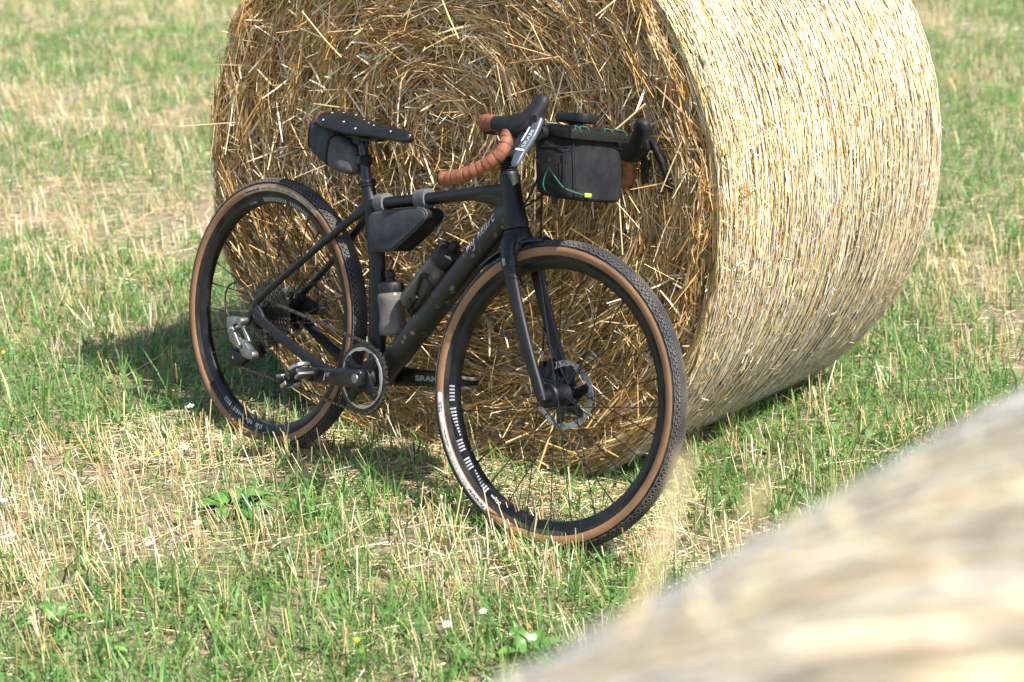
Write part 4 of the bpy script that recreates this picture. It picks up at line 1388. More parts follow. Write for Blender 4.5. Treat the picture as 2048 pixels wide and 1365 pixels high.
for i in range(4):
    a = math.pi / 4 + i * math.pi / 2 + .25
    d = np.array([math.cos(a), 0, math.sin(a)])
    sp.append(sweep([BB + [0, CRY - .005, 0] + d * .028, BB + [0, CRY - .005, 0] + d * .05, BB + [0, CRY - .004, 0] + d * .0725], [.005, .0045, .004], [.021, .0135, .012], n=10, power=3))
mk('crank_spider', cat(sp), 'grey_metal', cs)
for i in range(4):
    a = math.pi / 4 + i * math.pi / 2 + .25
    mk('chainring_bolt', lathe([(.002, CRY - .0105), (.0045, CRY - .0105), (.005, CRY - .009), (.005, CRY - .004)], BB + np.array([math.cos(a), 0, math.sin(a)]) * .064, (0, 1, 0), 12), 'grey_metal', cs)
def crank(s):
    d = np.array([-.1705, 0, -.0245]) * (1 if s < 0 else -1)
    u = unit(d)
    y0 = .062
    P = [BB - u * .019 + [0, s * y0, 0], BB - u * .012 + [0, s * y0, 0], BB + [0, s * y0, 0], BB + u * .03 + [0, s * (y0 + .003), 0], BB + u * .1 + [0, s * (y0 + .010), 0], BB + u * .168 + [0, s * (y0 + .014), 0], BB + u * .18 + [0, s * (y0 + .014), 0], BB + u * .185 + [0, s * (y0 + .014), 0]]
    cm = mk('crank_arm', sweep(P, [.008, .0125, .0135, .0115, .0085, .0075, .0065, .004], [.014, .0225, .0248, .0245, .0205, .0190, .0165, .009], n=32, power=5.5), 'gloss_black', cs)
    mk('crank_axle_end', cat([lathe([(.0085, s * (y0 + .0142)), (.0112, s * (y0 + .0142)), (.012, s * (y0 + .0125)), (.012, s * y0)], BB, (0, 1, 0), 24)]), 'alloy', cs)
    mk('axle_bore', lathe([(1e-4, s * (y0 + .0137)), (.0086, s * (y0 + .0139))], BB, (0, 1, 0), 24), 'ink', cs)  # flat black disc: the dark of the hollow axle put in as colour
    return d, u, y0
d, u, y0 = crank(-1)
up = np.array([-u[2], 0, u[0]])
if up[2] < 0: up = -up
def on_crank(VF, a0, b0, s, mat_, yo, flip):
    V, F = VF
    e = -u if s < 0 else u * -1
    out = [BB + (u if s < 0 else -u) * (a0 - q * 1.0) + up * (b0 + b) + np.array([0, s * yo(a0 - q), 0]) for q, b in V]
    return mk('lettering', (np.array(out), F), mat_, cs, smooth=False)
yo_ = lambda a: np.interp(a, [0, .03, .10, .168], [.0755, .0765, .0806, .0837]) + .0006
V, F, wd = text_flat('1', .025, .28, .0008)
on_crank((V, F), .118, -.0105, -1, 'grey_print', yo_, 1)
for q in range(4):
    on_crank((np.array([[0, 0], [.014 - q * .002, 0], [.0155 - q * .002, .0012], [.0015, .0012]]) , [(0, 1, 2, 3)]), .103, .008 - q * .0028, -1, 'grey_print', yo_, 1)
d2, u2, _ = crank(1)
V, F, wd = text_flat('SRAM', .018, 0, .0008)
V = V * np.array([.075 / wd, 1])
# inner face of the left arm, reading from the right side of the bicycle
out = [BB + u2 * (.075 + q) + np.array([-u2[2], 0, u2[0]]) * (b - .0065) + np.array([0, np.interp(.075 + q, [0, .03, .10, .168], [.062 - .0135, .065 - .0115, .072 - .0085, .076 - .0075]) - .0008, 0]) for q, b in V]
mk('lettering', (np.array(out), F), 'grey_print', cs, smooth=False)

def pedal(s, c, tilt):
    """clipless pedal: body on an axle, front and rear binding, spring plates"""
    pd = group_part('pedal')
    c = np.array(c)
    y = lambda v: s * v
    Rm = np.array(Euler((0, tilt, 0)).to_matrix())
    def T(VF): return (np.asarray(VF[0]) @ Rm.T + c, VF[1])
    mk('pedal_axle', T(lathe([(.0085, -s * .0), (.0085, s * .004), (.0055, s * .006), (.0052, s * .012), (.0085, s * .016), (.0095, s * .026), (.008, s * .07)], (0, 0, 0), (0, 1, 0), 16)), 'alloy', pd)
    mk('pedal_body', T(cat([rbox((0, s * .047, 0), (.034, .046, .021), .005), rbox((.028, s * .047, .0), (.026, .054, .016), .005), rbox((-.028, s * .047, 0), (.026, .054, .016), .005)])), 'grey_metal', pd)
    for q in (-1, 1):
        loop = catmull([(q * .014, s * .024, .013 * q), (q * .040, s * .028, .014 * q), (q * .047, s * .047, .0145 * q), (q * .040, s * .066, .014 * q), (q * .014, s * .07, .013 * q)], 6)
        mk('binding', T(sweep(loop, .0055, .0042, side=(0, 0, 1), n=8)), 'steel', pd)
        mk('binding', T(rbox((-q * .034, s * .047, .012 * q), (.024, .05, .009), .0025, rot=(0, q * .3, 0))), 'alloy', pd)
        mk('pedal_spring', T(lathe([(.0055, -.02), (.0065, -.019), (.0065, .019), (.0055, .02)], (q * .028, s * .047, 0), (0, 1, 0), 14)), 'steel', pd)
pedal(-1, BB + d * 1.0 + [0, -.077, 0], -.55)
pedal(1, BB - np.array([-.1705, 0, -.0245]) + [0, .077, 0], .1)

# cassette
ca = group_part('cassette')
teeth = [10, 12, 14, 16, 18, 21, 24, 28, 32, 36, 42]
for i, t_ in enumerate(teeth):
    r = t_ * .0127 / (2 * math.pi)
    mk('sprocket', gear((0, 0, WR), -.0525 + i * .0034, r, t_, .0018, max(.012, r - .017), depth=.0042), 'dark_metal', ca, smooth=False)
mk('cassette_body', lathe([(.010, -.055), (.0135, -.055), (.0135, -.050), (.016, -.048), (.03, -.03), (.034, -.018), (.02, -.016)], (0, 0, WR), (0, 1, 0), 28), 'dark_metal', ca)

# rear derailleur
rd = group_part('rear_derailleur')
mk('derailleur_hanger', plate(round_poly([(-.022, .352), (-.006, .35), (-.006, .33), (-.02, .318), (-.032, .326)], 3), -.076, -.068, .0015), 'plastic', rd)
mk('derailleur_knuckle', cat([plate(round_poly([(-.075, .330), (-.066, .336), (-.035, .339), (-.018, .341), (-.010, .335), (-.014, .326), (-.040, .322), (-.052, .305), (-.062, .290), (-.070, .300)], 3), -.098, -.076, .004), lathe([(.009, -.100), (.011, -.098), (.011, -.07)], (-.022, 0, .332), (0, 1, 0), 20)]), 'alloy', rd)
mk('derailleur_link', cat([plate(round_poly([(-.050, .312), (-.040, .314), (-.012, .284), (.002, .268), (-.008, .262), (-.032, .270), (-.046, .292)], 3), -.106, -.100, .002), plate(round_poly([(-.03, .318), (-.020, .318), (.014, .288), (.008, .280), (-.004, .286)], 3), -.088, -.082, .002)]), 'alloy', rd)
mk('derailleur_link', cat([plate(round_poly([(-.026, .283), (-.008, .286), (.004, .284), (.030, .268), (.046, .262), (.050, .250), (.038, .242), (.012, .243), (-.004, .252), (-.016, .268)], 3), -.100, -.080, .005), plate([(-.068, .294), (-.058, .297), (-.05, .270), (-.058, .268)], -.094, -.088, .001)]), 'alloy', rd)
sp = []
for q in range(9):
    sp.append(lathe([(.0035, -.0008), (.0046, 0), (.0035, .0008)], (-.034 + q * .0033, -.094, .302 - q * .0029), (.75, 0, -.66), 12))
mk('derailleur_spring', cat(sp), 'steel', rd)
for px_, pz_ in ((-.046, .308), (.010, .284), (-.004, .270), (-.020, .317)):
    mk('pivot_pin', lathe([(.003, -.109), (.004, -.108), (.004, -.08)], (px_, 0, pz_), (0, 1, 0), 12), 'steel', rd)
UP_, LP_ = np.array([.012, -.05, .262]), np.array([-.083, -.05, .222])
for yy in (-.0575, -.0425):
    cg = round_poly([(.022, .272), (.028, .258), (.014, .246), (-.02, .232), (-.055, .206), (-.088, .200), (-.108, .214), (-.108, .236), (-.088, .240), (-.052, .238), (-.02, .246), (-.002, .268)], 3)
    mk('derailleur_cage', plate(cg, yy - .001, yy + .001, .0006), 'plastic', rd)
for c_ in (UP_, LP_):
    mk('pulley', gear(c_, -.05, .0205, 11, .004, .004, depth=.004), 'plastic', rd, smooth=False)
mk('cage_bolt', lathe([(.002, -.061), (.0042, -.061), (.0042, -.058)], LP_ * [1, 0, 1], (0, 1, 0), 12), 'steel', rd)
part('cable_housing', sweep(catmull([(-.072, -.086, .324), (-.095, -.086, .345), (-.106, -.085, .380), (-.100, -.085, .405), (-.082, -.084, .421), (-.058, -.082, .427), (-.028, -.078, .414), (-.006, -.074, .394), (.004, -.068, .384)], 7), .0025, n=8), 'plastic')
mk('cable_ferrule', sweep([(-.072, -.086, .323), (-.079, -.086, .330)], .0035, n=10), 'alloy', rd)

# chain
cr, sr = .0865 + .002, .0425
def tang(c0, r0, c1, r1, s):
    """outer tangent points of two circles (x, z); s = +1 upper side"""
    d_ = np.array([c1[0] - c0[0], c1[2] - c0[2]])
    L_ = np.linalg.norm(d_)
    a = math.atan2(d_[1], d_[0]) + s * math.acos((r0 - r1) / L_)
    v = np.array([math.cos(a), 0, math.sin(a)])
    return np.array(c0) + r0 * v, np.array(c1) + r1 * v, a
HB, CC = np.array([0, 0, WR]), BB.copy()
p0, p1, aU = tang(HB, sr, CC, cr, 1)
q0, q1, aL = tang(LP_ * [1, 0, 1], .0215, CC, cr, -1)
pts = [p0, p1]
for a in np.linspace(aU, aL - 0.0, 26)[1:-1]:
    pts.append(CC + cr * np.array([math.cos(a), 0, math.sin(a)]))
pts += [q1, q0]
for a in np.linspace(aL, aL - math.pi * .95, 9)[1:]:
    pts.append(LP_ * [1, 0, 1] + .0215 * np.array([math.cos(a), 0, math.sin(a)]))
for a in np.linspace(R_(-60), R_(60), 8):
    pts.append(UP_ * [1, 0, 1] + .0215 * np.array([math.cos(a), 0, math.sin(a)]))
for a in np.linspace(R_(300), aU, 14)[::1]:
    pts.append(HB + sr * np.array([math.cos(a if a > aU else a), 0, math.sin(a)]))
pts = np.array(pts)
dd = np.concatenate([[0], np.cumsum(np.linalg.norm(np.diff(pts, axis=0), axis=1))])
nl = int(dd[-1] / .0127)
sd_ = np.linspace(0, dd[-1], nl + 1)
CP = np.stack([np.interp(sd_, dd, pts[:, i]) for i in range(3)], 1)
ych = -.0425
CP[:, 1] = np.interp(CP[:, 0], [0, .43], [ych, CRY])
chain = group_part('chain')
for i in range(nl):
    a, b = CP[i], CP[i + 1]
    m_, d_ = (a + b) / 2, unit(b - a)
    n_ = np.array([-d_[2], 0, d_[0]])
    w_ = .0034 if i % 2 else .0024
    L_ = np.linalg.norm(b - a)
    pcs = []
    for s in (-1, 1):
        V, F = [], []
        for yy in (s * w_ - .0005, s * w_ + .0005):
            for ca_, sa_ in ((-.5, 0), (-.38, .0042), (-.12, .0030), (.12, .0030), (.38, .0042), (.5, 0), (.38, -.0042), (.12, -.0030), (-.12, -.0030), (-.38, -.0042)):
                V.append(m_ + d_ * ca_ * (L_ * 1.52) + n_ * sa_ + np.array([0, yy, 0]))
        F = [tuple(range(10)), tuple(range(19, 9, -1))] + [(j, (j + 1) % 10, 10 + (j + 1) % 10, 10 + j) for j in range(10)]
        pcs.append((np.array(V), F))
    pcs.append(lathe([(.0038, -.0036), (.0038, .0036)], a, (0, 1, 0), 8))
    mk('chain_link', cat(pcs), 'chain', chain, smooth=False)

# rear brake caliper on the left chain stay
part('rear_brake_caliper', cat([rbox((.072, .058, .384), (.055, .03, .03), .005, rot=(0, .25, 0)), rbox((.10, .062, .38), (.03, .024, .026), .005), rbox((.04, .05, .395), (.03, .024, .03), .004, rot=(0, .6, 0)), lathe([(.004, -.012), (.006, .012)], (.112, .06, .385), (0, 1, 0), 12)]), 'plastic')
part('brake_hose', sweep(catmull([(.092, .063, .392), (.097, .066, .42), (.075, .068, .445), (.09, .066, .47)], 6), .0025, n=8), 'plastic')

# bottle cages
cg = group_part('bottle_cage')
dv = unit(np.array([.635 - .524, 0, .607 - .473]))
nv = np.array([-dv[2], 0, dv[0]])          # away from the down tube, up and back
b0 = np.array([.524, 0, .473])
Q = lambda a, n_, y: b0 + dv * a + nv * n_ + np.array([0, y, 0])
for s in (-1, 1):
    mk('cage_rail', sweep(catmull([Q(.005, -.036, s * .012), Q(.06, -.037, s * .014), Q(.105, -.03, s * .022), Q(.118, -.014, s * .0345), Q(.108, .0, s * .036), Q(.085, -.008, s * .0355), Q(.05, -.02, s * .033), Q(.015, -.03, s * .026), Q(.0, -.036, s * .014)], 6), .0042, .0055, n=9), 'plastic', cg)
mk('cage_spine', cat([sweep([Q(-.005, -.037, 0), Q(.05, -.038, 0), Q(.11, -.037, 0)], .011, .003, n=10, power=4), rbox(Q(-.008, -.018, 0), (.006, .03, .04), .002, rot=(0, -.88, 0))]), 'plastic', cg)
mk('cage_latch', cat([rbox(Q(.022, -.020, -.033), (.02, .008, .03), .003, rot=(0, .66, 0)), rbox(Q(.05, -.024, -.034), (.016, .008, .02), .003, rot=(0, .66, 0))]), 'plastic', cg)
cg = group_part('bottle_cage')
mk('cage_spine', sweep([(.440, 0, .385), (.424, 0, .46), (.416, 0, .52)], .010, .003, n=10, power=4), 'plastic', cg)

# lettering on the down tube, written by hand in single strokes
STROKES = {
 'm': [[(0, .95), (.12, .9), (.2, 0)], [(.18, .3), (.42, .9), (.55, .8), (.6, .15)], [(.6, .3), (.82, .92), (.98, .75), (1.05, .1), (1.15, .08)]],
 'y': [[(0, .95), (.1, .3), (.3, .12), (.5, .4), (.62, .95)], [(.62, .95), (.6, .1), (.52, -.6), (.25, -.8), (.02, -.62)]],
 'h': [[(.05, 1.75), (.1, .9), (.12, 0)], [(.12, .35), (.4, .88), (.6, .7), (.62, .12), (.75, .05)]],
 'e': [[(.1, .5), (.5, .62), (.55, .9), (.3, 1.0), (.06, .65), (.1, .2), (.4, 0), (.7, .15)]],
 'a': [[(.62, .9), (.3, .95), (.05, .55), (.15, .1), (.42, .15), (.62, .6)], [(.64, .95), (.62, .3), (.78, .02)]],
 'r': [[(.05, .95), (.12, .5), (.14, 0)], [(.14, .45), (.35, .9), (.58, .88)]],
 't': [[(.25, 1.6), (.22, .5), (.3, .05), (.55, .0), (.7, .2)], [(.0, 1.05), (.3, 1.1), (.6, 1.2)]]}
p_a, p_b = np.array([.7315, .6325]), np.array([.8105, .7215])
tu = unit(p_b - p_a)
tv = np.array([-tu[1], tu[0]])
X = 0.0
pcs = []
gap = .3
lay_ = []
for ch in 'my heart':
    if ch == ' ':
        X += .75
        continue
    for stx in STROKES[ch]:
        lay_.append([(X + a + .18 * b, b) for a, b in stx])
    X += {'m': 1.3, 'y': .85, 'h': .9, 'e': .85, 'a': .92, 'r': .72, 't': .7}[ch]
sc = np.linalg.norm(p_b - p_a) / X * 1.04
def tube_side(x, z):
    """outside of the down tube at a point of its side view"""
    P_ = DOWN_PATH[:, [0, 2]]
    dmin = 9
    for a, b in zip(P_[:-1], P_[1:]):
        e = b - a
        t_ = np.clip(((x - a[0]) * e[0] + (z - a[1]) * e[1]) / (e @ e), 0, 1)
        dmin = min(dmin, math.hypot(x - a[0] - t_ * e[0], z - a[1] - t_ * e[1]))
    v = min(dmin / .0295, .97)
    return -.0265 * (1 - v ** 2.5) ** (1 / 2.5)
for stx in lay_:
    c_ = catmull(stx, 5) if len(stx) > 2 else np.array(stx)
    pp = p_a + (c_[:, :1] * tu + c_[:, 1:] * .76 * tv) * sc
    P_ = np.array([(x, tube_side(x, z) - .0009, z) for x, z in pp])
    pcs.append(sweep(P_, .0005, .0013, n=6))
part('frame_lettering', cat(pcs), 'pale_print')
# ------------------------------------------------------------------ things carried on the bicycle
def bp(root, base):
    def f(name, VF, m, parent=None, **k):
        return mk(name, VF, m, parent if parent is not None else root, base=base, **k)
    return f
# --- handlebar bag
root, b = bthing('handlebar_bag', 'boxy black handlebar bag with green elastic cord, in front of the bars', 'bag', (1.03, 0, .81))
add = bp(root, b)
def bag_section(z, k):
    return z
zs = [(.806, .040, .080, 1.040), (.808, .045, .088, 1.041), (.8125, .0485, .094, 1.0405), (.82, .0485, .0985, 1.039), (.834, .048, .1015, 1.037), (.86, .047, .1035, 1.033), (.88, .0468, .1035, 1.0285), (.90, .0465, .103, 1.024), (.918, .0465, .102, 1.019), (.93, .047, .101, 1.016), (.944, .047, .100, 1.013)]
n, V, F = 72, [], []
zs = [tuple(np.interp(t_, range(len(zs)), [q[i] for q in zs]) for i in range(4)) for t_ in np.linspace(0, len(zs) - 1, 31)]
for i, (z, hx, hy, cx) in enumerate(zs):
    hx, hy, cx = hx + .0125, hy + .0065, cx - .0105
    for j in range(n):
        a = 2 * math.pi * j / n
        c_, s_ = math.cos(a), math.sin(a)
        pw = 2 / 4.0
        kx = 1
        x = cx + hx * kx * np.sign(c_) * abs(c_) ** pw
        y = hy * np.sign(s_) * abs(s_) ** pw
        bul = .004 * math.sin(math.pi * min(1, max(0, (z - .812) / .13))) + .0045 * (float(fbm(np.array(a * 2.2 + 5), np.array(z * 45.0), 90)) - .5) * math.exp(-((z - .83) / .035) ** 2) + .003 * (float(fbm(np.array(a * 5.0), np.array(z * 18.0), 94)) - .5)
        V.append((x + bul * np.sign(c_) * abs(c_) ** 3, y + bul * np.sign(s_) * abs(s_) ** 3, z))
F = [(k * n + j, k * n + (j + 1) % n, (k + 1) * n + (j + 1) % n, (k + 1) * n + j) for k in range(len(zs) - 1) for j in range(n)]
F += [tuple(range(n)), tuple((len(zs) - 1) * n + j for j in range(n))]
body = add('bag_body', S((np.array(V), F)), 'bag_black', sharp=60)
def rack_poly(g):
    return round_poly([(.995, -.094 - g), (.998, -.108 - g), (1.03, -.113 - g), (1.058, -.111 - g), (1.074 + g, -.096), (1.076 + g, 0), (1.074 + g, .096), (1.058, .111 + g), (1.03, .113 + g), (.998, .108 + g), (.995, .094 + g)], 4)
def vplate(poly, z0, z1, bev):
    V, F = plate([(x, y) for x, y in poly], z0, z1, bev)
    return np.stack([V[:, 0], V[:, 2], V[:, 1]], 1), F
lid = add('lid_frame', S(vplate(rack_poly(0), .9435, .9655, .003)), 'plastic')
add('lid_rim', S(vplate(rack_poly(-.012), .9655, .969, .0015)), 'plastic')
for y in (-.085, -.066, .062, .082):
    add('lid_screw', S(lathe([(.001, .0772), (.0025, .0775), (.0025, .074)], (1.0, y, .955), (1, 0, 0), 10)), 'gloss_black', lid)
for s in (-1, 1):
    add('bar_bracket', S(cat([sweep(catmull([(1.0, s * .055, .957), (.95, s * .055, .955), (.90, s * .055, .945), (.876, s * .055, .938)], 5), .008, .007, n=12, power=3), lathe([(.015, -.010), (.0185, -.009), (.0185, .009), (.015, .010)], (.872, s * .055, .937), (0, 1, 0), 22)])), 'plastic')
add('side_clamp', S(cat([lathe([(.011, -.128), (.0165, -.127), (.0175, -.122), (.0165, -.098), (.012, -.096)], (.988, 0, .945), (0, 1, 0), 26), rbox((1.0, -.104, .956), (.04, .012, .016), .004)])), 'plastic')
FX = lambda y, z: (np.interp(z, [.815, .86, .90, .944], [1.0895, 1.084, 1.0745, 1.061]), y, z)
SY = -.1105
SX = lambda x, z: (x, SY - .002, z)
# seams
seams = [[FX(-.093, .94), FX(-.094, .90), FX(-.094, .85), FX(-.088, .825), FX(-.075, .818)],
         [(1.066, -.098, .925), (1.055, SY - .001, .922), (1.02, SY - .001, .917), (.985, SY, .914), (.972, -.098, .913)],
         [SX(1.058, .918), SX(1.055, .895), SX(1.04, .88), SX(1.022, .873), SX(1.005, .872), SX(.985, .882), SX(.975, .89)],
         [SX(1.048, .888), SX(1.053, .86), SX(1.056, .835)], [SX(1.064, .915), SX(1.068, .87), SX(1.074, .83)],
         [FX(-.09, .934), FX(0, .932), FX(.09, .929)]]
for q in seams:
    add('seam_piping', S(sweep(catmull(q, 5), .0014, n=6)), 'bag_black', body)
add('eyelet', S(lathe([(.0022, .0012), (.0038, .0018), (.0045, 0), (.0022, 0)], (1.018, SY - .002, .887), (0, -1, 0), 14)), 'gloss_black', body)
cords = [[SX(1.022, .872), SX(1.012, .85), SX(1.012, .828), (1.02, -.100, .814), (1.045, -.088, .8095)],
         [SX(1.022, .872), SX(1.045, .85), SX(1.07, .833), (1.09, -.097, .826), (1.0985, -.075, .822), FX(-.052, .8205), FX(-.03, .8195)],
         [(1.045, -.088, .8095), (1.07, -.08, .8095), (1.09, -.06, .8115)]]
for q in cords:
    add('elastic_cord', S(sweep(catmull(q, 6), .0016, n=7)), 'green')
add('cord_toggle', S(rbox((1.0975, -.058, .8215), (.006, .024, .0095), .002, rot=(0, 0, .03))), 'lime')
add('cord_end', S(cat([rbox((1.03, -.09, .806), (.016, .014, .010), .003), rbox((1.028, -.086, .797), (.008, .01, .012), .002)])), 'plastic')
for y0_, y1_ in ((-.103, -.086), (-.086, -.052), (.006, .036), (.036, .088)):
    m_ = (y0_ + y1_) / 2
    q = [(1.073, y0_, .962), (1.069, y0_ + .003, .9695), (1.062, m_, .9718), (1.069, y1_ - .003, .9695), (1.076, y1_, .960)]
    add('elastic_cord', S(sweep(catmull(q, 5), .0013, n=6)), 'green')

# --- cycling computer or phone plate lying on its mount above the bag
root, b = bthing('bike_computer', 'flat black device lying on its mount above the handlebar bag', 'bike computer', (.99, 0, .972))
add = bp(root, b)
pl = [(.953, .026), (.960, .033), (1.020, .033), (1.032, .027), (1.038, .016), (1.038, -.016), (1.032, -.027), (1.020, -.033), (.960, -.033), (.953, -.026)]
def vpl(pl_, z0, z1, bv): return S(vplate(pl_, z0, z1, bv))
sh = lambda VF: (VF[0] + np.array([[0, 0, 1]]) * ((VF[0][:, :1] - .99) * .10), VF[1])
add('device_body', sh(vpl(pl, .9745, .996, .004)), 'plastic')
add('device_screen', sh(vpl([(x * .8 + .198, y * .8) for x, y in pl], .996, .9968, 0)), 'gloss_black')
add('device_mount', cat([S(lathe([(.014, 0), (.018, .004), (.018, .012)], (.992, 0, .966), (0, 0, 1), 20))]), 'plastic')

# --- frame bag under the top tube
poly = [(.376, .664), (.43, .676), (.481, .6895), (.545, .7035), (.572, .706), (.586, .697), (.584, .682), (.536, .638), (.486, .596), (.468, .583), (.41, .576), (.392, .578), (.383, .589), (.374, .63)]
def chaikin(P, n=2):
    P = [np.array(q, float) for q in P]
    for _ in range(n):
        P = [v for a_, b_ in zip(P, P[1:] + P[:1]) for v in (a_ * .78 + b_ * .22, a_ * .22 + b_ * .78)]
    return [tuple(v) for v in P]
poly = chaikin([(x, z + .010) for x, z in poly])
root, b = bthing('frame_bag', 'grey wedge-shaped bag strapped under the top tube', 'bag', (.48, 0, .57))
add = bp(root, b)
fbody = add('bag_body', plate(poly, -.031, .033, .009, 3), 'bag_black', sharp=70)
cx_, cz_ = .485, .655
pan = [(cx_ + (x - cx_) * .965, cz_ + (z - cz_) * .955) for x, z in poly]
V, F = plate(pan, -.0375, -.026, .006, 3)
rp_ = .0028 * np.exp(-((V[:, :1] - .47 + (V[:, 2:] - .64) * .35) / .012) ** 2)
add('side_panel', (V - np.array([[0, 1, 0]]) * rp_, F), 'bag_grey', sharp=70)
rim_ = [(cx_ + (x - cx_) * .995, -.0315, cz_ + (z - cz_) * .99) for x, z in poly]
add('edge_piping', sweep(catmull(rim_, 2, closed=True), .0022, n=7, closed=True), 'bag_light')
add('zip_flap', sweep(catmull([(.43, -.036, .685), (.49, -.036, .699), (.55, -.035, .711)], 5), .0015, .005, n=8), 'bag_black')
for (x0, z0), wd_ in (((.387, .7025), .017), ((.535, .735), .02)):
    dirx = unit(np.array([.22, 0, .05]))
    c_ = np.array([x0, 0, z0])
    P = [c_ - dirx * wd_, c_ - dirx * wd_ * .98, c_ + dirx * wd_ * .98, c_ + dirx * wd_]
    add('strap', cat([sweep(P, [.0195, .0215, .0225, .0205], [.0205, .0225, .0235, .0215], n=24, power=2.6), rbox(c_ + np.array([.003, 0, -.02]), (wd_ * 1.8, .034, .02), .003, rot=(0, -.22, 0))]), 'strap')
far_ = [(.552, .0285, .6635), (.5775, .0285, .688), (.5815, .0285, .699), (.577, .0285, .7085), (.565, .0285, .713)]
add('edge_piping', sweep(catmull(far_, 5), .0032, n=7), 'bag_light')

# --- saddle bag
root, b = bthing('saddle_bag', 'grey wedge-shaped bag hanging under the saddle behind the seatpost', 'bag', (.20, 0, .76))
add = bp(root, b)
st = [(.118, .812, .862, .022), (.122, .800, .872, .036), (.135, .790, .877, .045), (.165, .777, .873, .048), (.20, .765, .866, .046), (.23, .757, .852, .040), (.255, .756, .838, .034), (.275, .762, .826, .026), (.284, .774, .814, .014)]
xs_ = np.linspace(0, 1, len(st))
n, V, F = 28, [], []
fine = np.linspace(0, 1, 33)
for t_ in fine:
    x, z0, z1, hw = [float(np.interp(t_, xs_, [q[i] for q in st])) for i in range(4)]
    for j in range(n):
        a = 2 * math.pi * j / n
        c_, s_ = math.cos(a), math.sin(a)
        wr = 1 + .045 * math.sin(5 * a + 22 * t_) * math.sin(math.pi * t_) + .03 * math.sin(47 * t_ + 2 * a)
        V.append((x + .014 * (s_ * -.5), hw * wr * np.sign(c_) * abs(c_) ** .5, (z0 + z1) / 2 + (z1 - z0) / 2 * np.sign(s_) * abs(s_) ** .5))
F = [(k * n + j, k * n + (j + 1) % n, (k + 1) * n + (j + 1) % n, (k + 1) * n + j) for k in range(len(fine) - 1) for j in range(n)]
F += [tuple(range(n)), tuple((len(fine) - 1) * n + j for j in range(n))]
V = np.array(V)
cut = 17
rear_F = [f for f in F if max(f) < (cut + 1) * n]
front_F = [f for f in F if min(f) >= cut * n]
add('bag_rear', (V[:(cut + 1) * n], rear_F), 'bag_grey', sharp=70)
add('bag_front', (V[cut * n:], [tuple(i - cut * n for i in f) for f in front_F]), 'bag_light', sharp=70)
def loop_at(k0, k1, r, off=.0015):
    """strap over the near half of the bag from section k0 (top) to k1 (bottom)"""
    out = []
    for q in range(15):
        a = math.pi * .5 + math.pi * q / 14
        k = k0 + (k1 - k0) * q / 14
        i = int(min(k, 31))
        f = k - i
        j = a / (2 * math.pi) * n
        j0 = int(j) % n
        p_ = V[i * n + j0] * (1 - f) + V[(i + 1) * n + j0] * f
        cen = V[i * n:(i + 1) * n].mean(0)
        out.append(p_ + unit(p_ - cen) * off)
    return np.array(out)
add('strap', sweep(loop_at(5, 3.5, 0), .0055, .0016, side=(1, 0, 0), n=8, power=4), 'bag_black')
add('strap', sweep(loop_at(21, 13, 0), .003, .0016, side=(1, 0, 0), n=8, power=4), 'bag_black')
add('strap', sweep(catmull([(.126, -.02, .80), (.10, -.03, .797), (.082, -.035, .80), (.07, -.036, .797)], 6), .0055, .0012, n=8, power=4), 'bag_grey')
add('tail_light', rbox((.139, -.036, .874), (.010, .010, .012), .003), 'red')
add('post_strap', cat([lathe([(.0150, -.011), (.0178, -.0105), (.0178, .0105), (.0150, .011)], (.3005, 0, .7975), (-.33, 0, .94), 26), rbox((.286, 0, .797), (.02, .03, .022), .003), rbox((.3175, -.003, .7975), (.010, .022, .024), .003)]), 'bag_black')
for q in range(5):
    add('strap_rib', rbox((.2885 + q * .0035, -.0168 - .001 * math.sin(q * .8), .796 + .0008 * q), (.0018, .002, .019), .0004, rot=(0, -.33, 0)), 'strap')
# --- water bottles
def bottle(name, label, p0, p1, prof_body, prof_cap, prof_noz, m, group='water bottles on the frame'):
    p0, p1 = np.array(p0, float), np.array(p1, float)
    A = unit(p1 - p0)
    root, b = bthing(name, label, 'bottle', p0, group)
    add = bp(root, b)
    ob = add('bottle_body', lathe(prof_body, p0, A, 44), m, sharp=50)
    add('bottle_cap', lathe(prof_cap, p0, A, 44), 'plastic', sharp=30)
    add('nozzle', lathe(prof_noz, p0, A, 26), 'plastic')
    return root, add, A, p0
body = [(.010, .003), (.030, .0015), (.0345, .005), (.0358, .012), (.0358, .030), (.0335, .040), (.0330, .058), (.0335, .078), (.0358, .088), (.0358, .098), (.0340, .104), (.0310, .108), (.0310, .112),
        (.0285, .112), (.0318, .098), (.0330, .088), (.0308, .078), (.0304, .058), (.0309, .040), (.0332, .030), (.0332, .012), (.030, .006), (.010, .006)]
r1, add, A, p0 = bottle('water_bottle', 'short smoky clear bottle with dotted print, standing against the seat tube', (.474, 0, .383), (.440, 0, .528), body,
    [(.028, .106), (.0322, .1065), (.0328, .109), (.0328, .128), (.0318, .1305), (.024, .134), (.012, .136)],
    [(.0115, .134), (.0125, .136), (.0115, .141), (.0105, .143), (.0118, .146), (.0118, .152), (.0098, .157), (.0085, .163), (.006, .165), (1e-4, .1652)], 'bottle')
X_ = unit(np.array([0, 0, 1.0]) - A[2] * A)
Y_ = np.cross(A, X_)
def surf(d, a, r): return p0 + A * d + r * (math.cos(a) * X_ + math.sin(a) * Y_)
dots = []
DOT_A = .62 if surf(.05, min(np.linspace(0, 2 * math.pi, 180), key=lambda a: surf(.05, a, 1)[1]) + .5, 1)[0] > surf(.05, min(np.linspace(0, 2 * math.pi, 180), key=lambda a: surf(.05, a, 1)[1]), 1)[0] else -.62
near = min(np.linspace(0, 2 * math.pi, 180), key=lambda a: surf(.05, a, 1)[1])
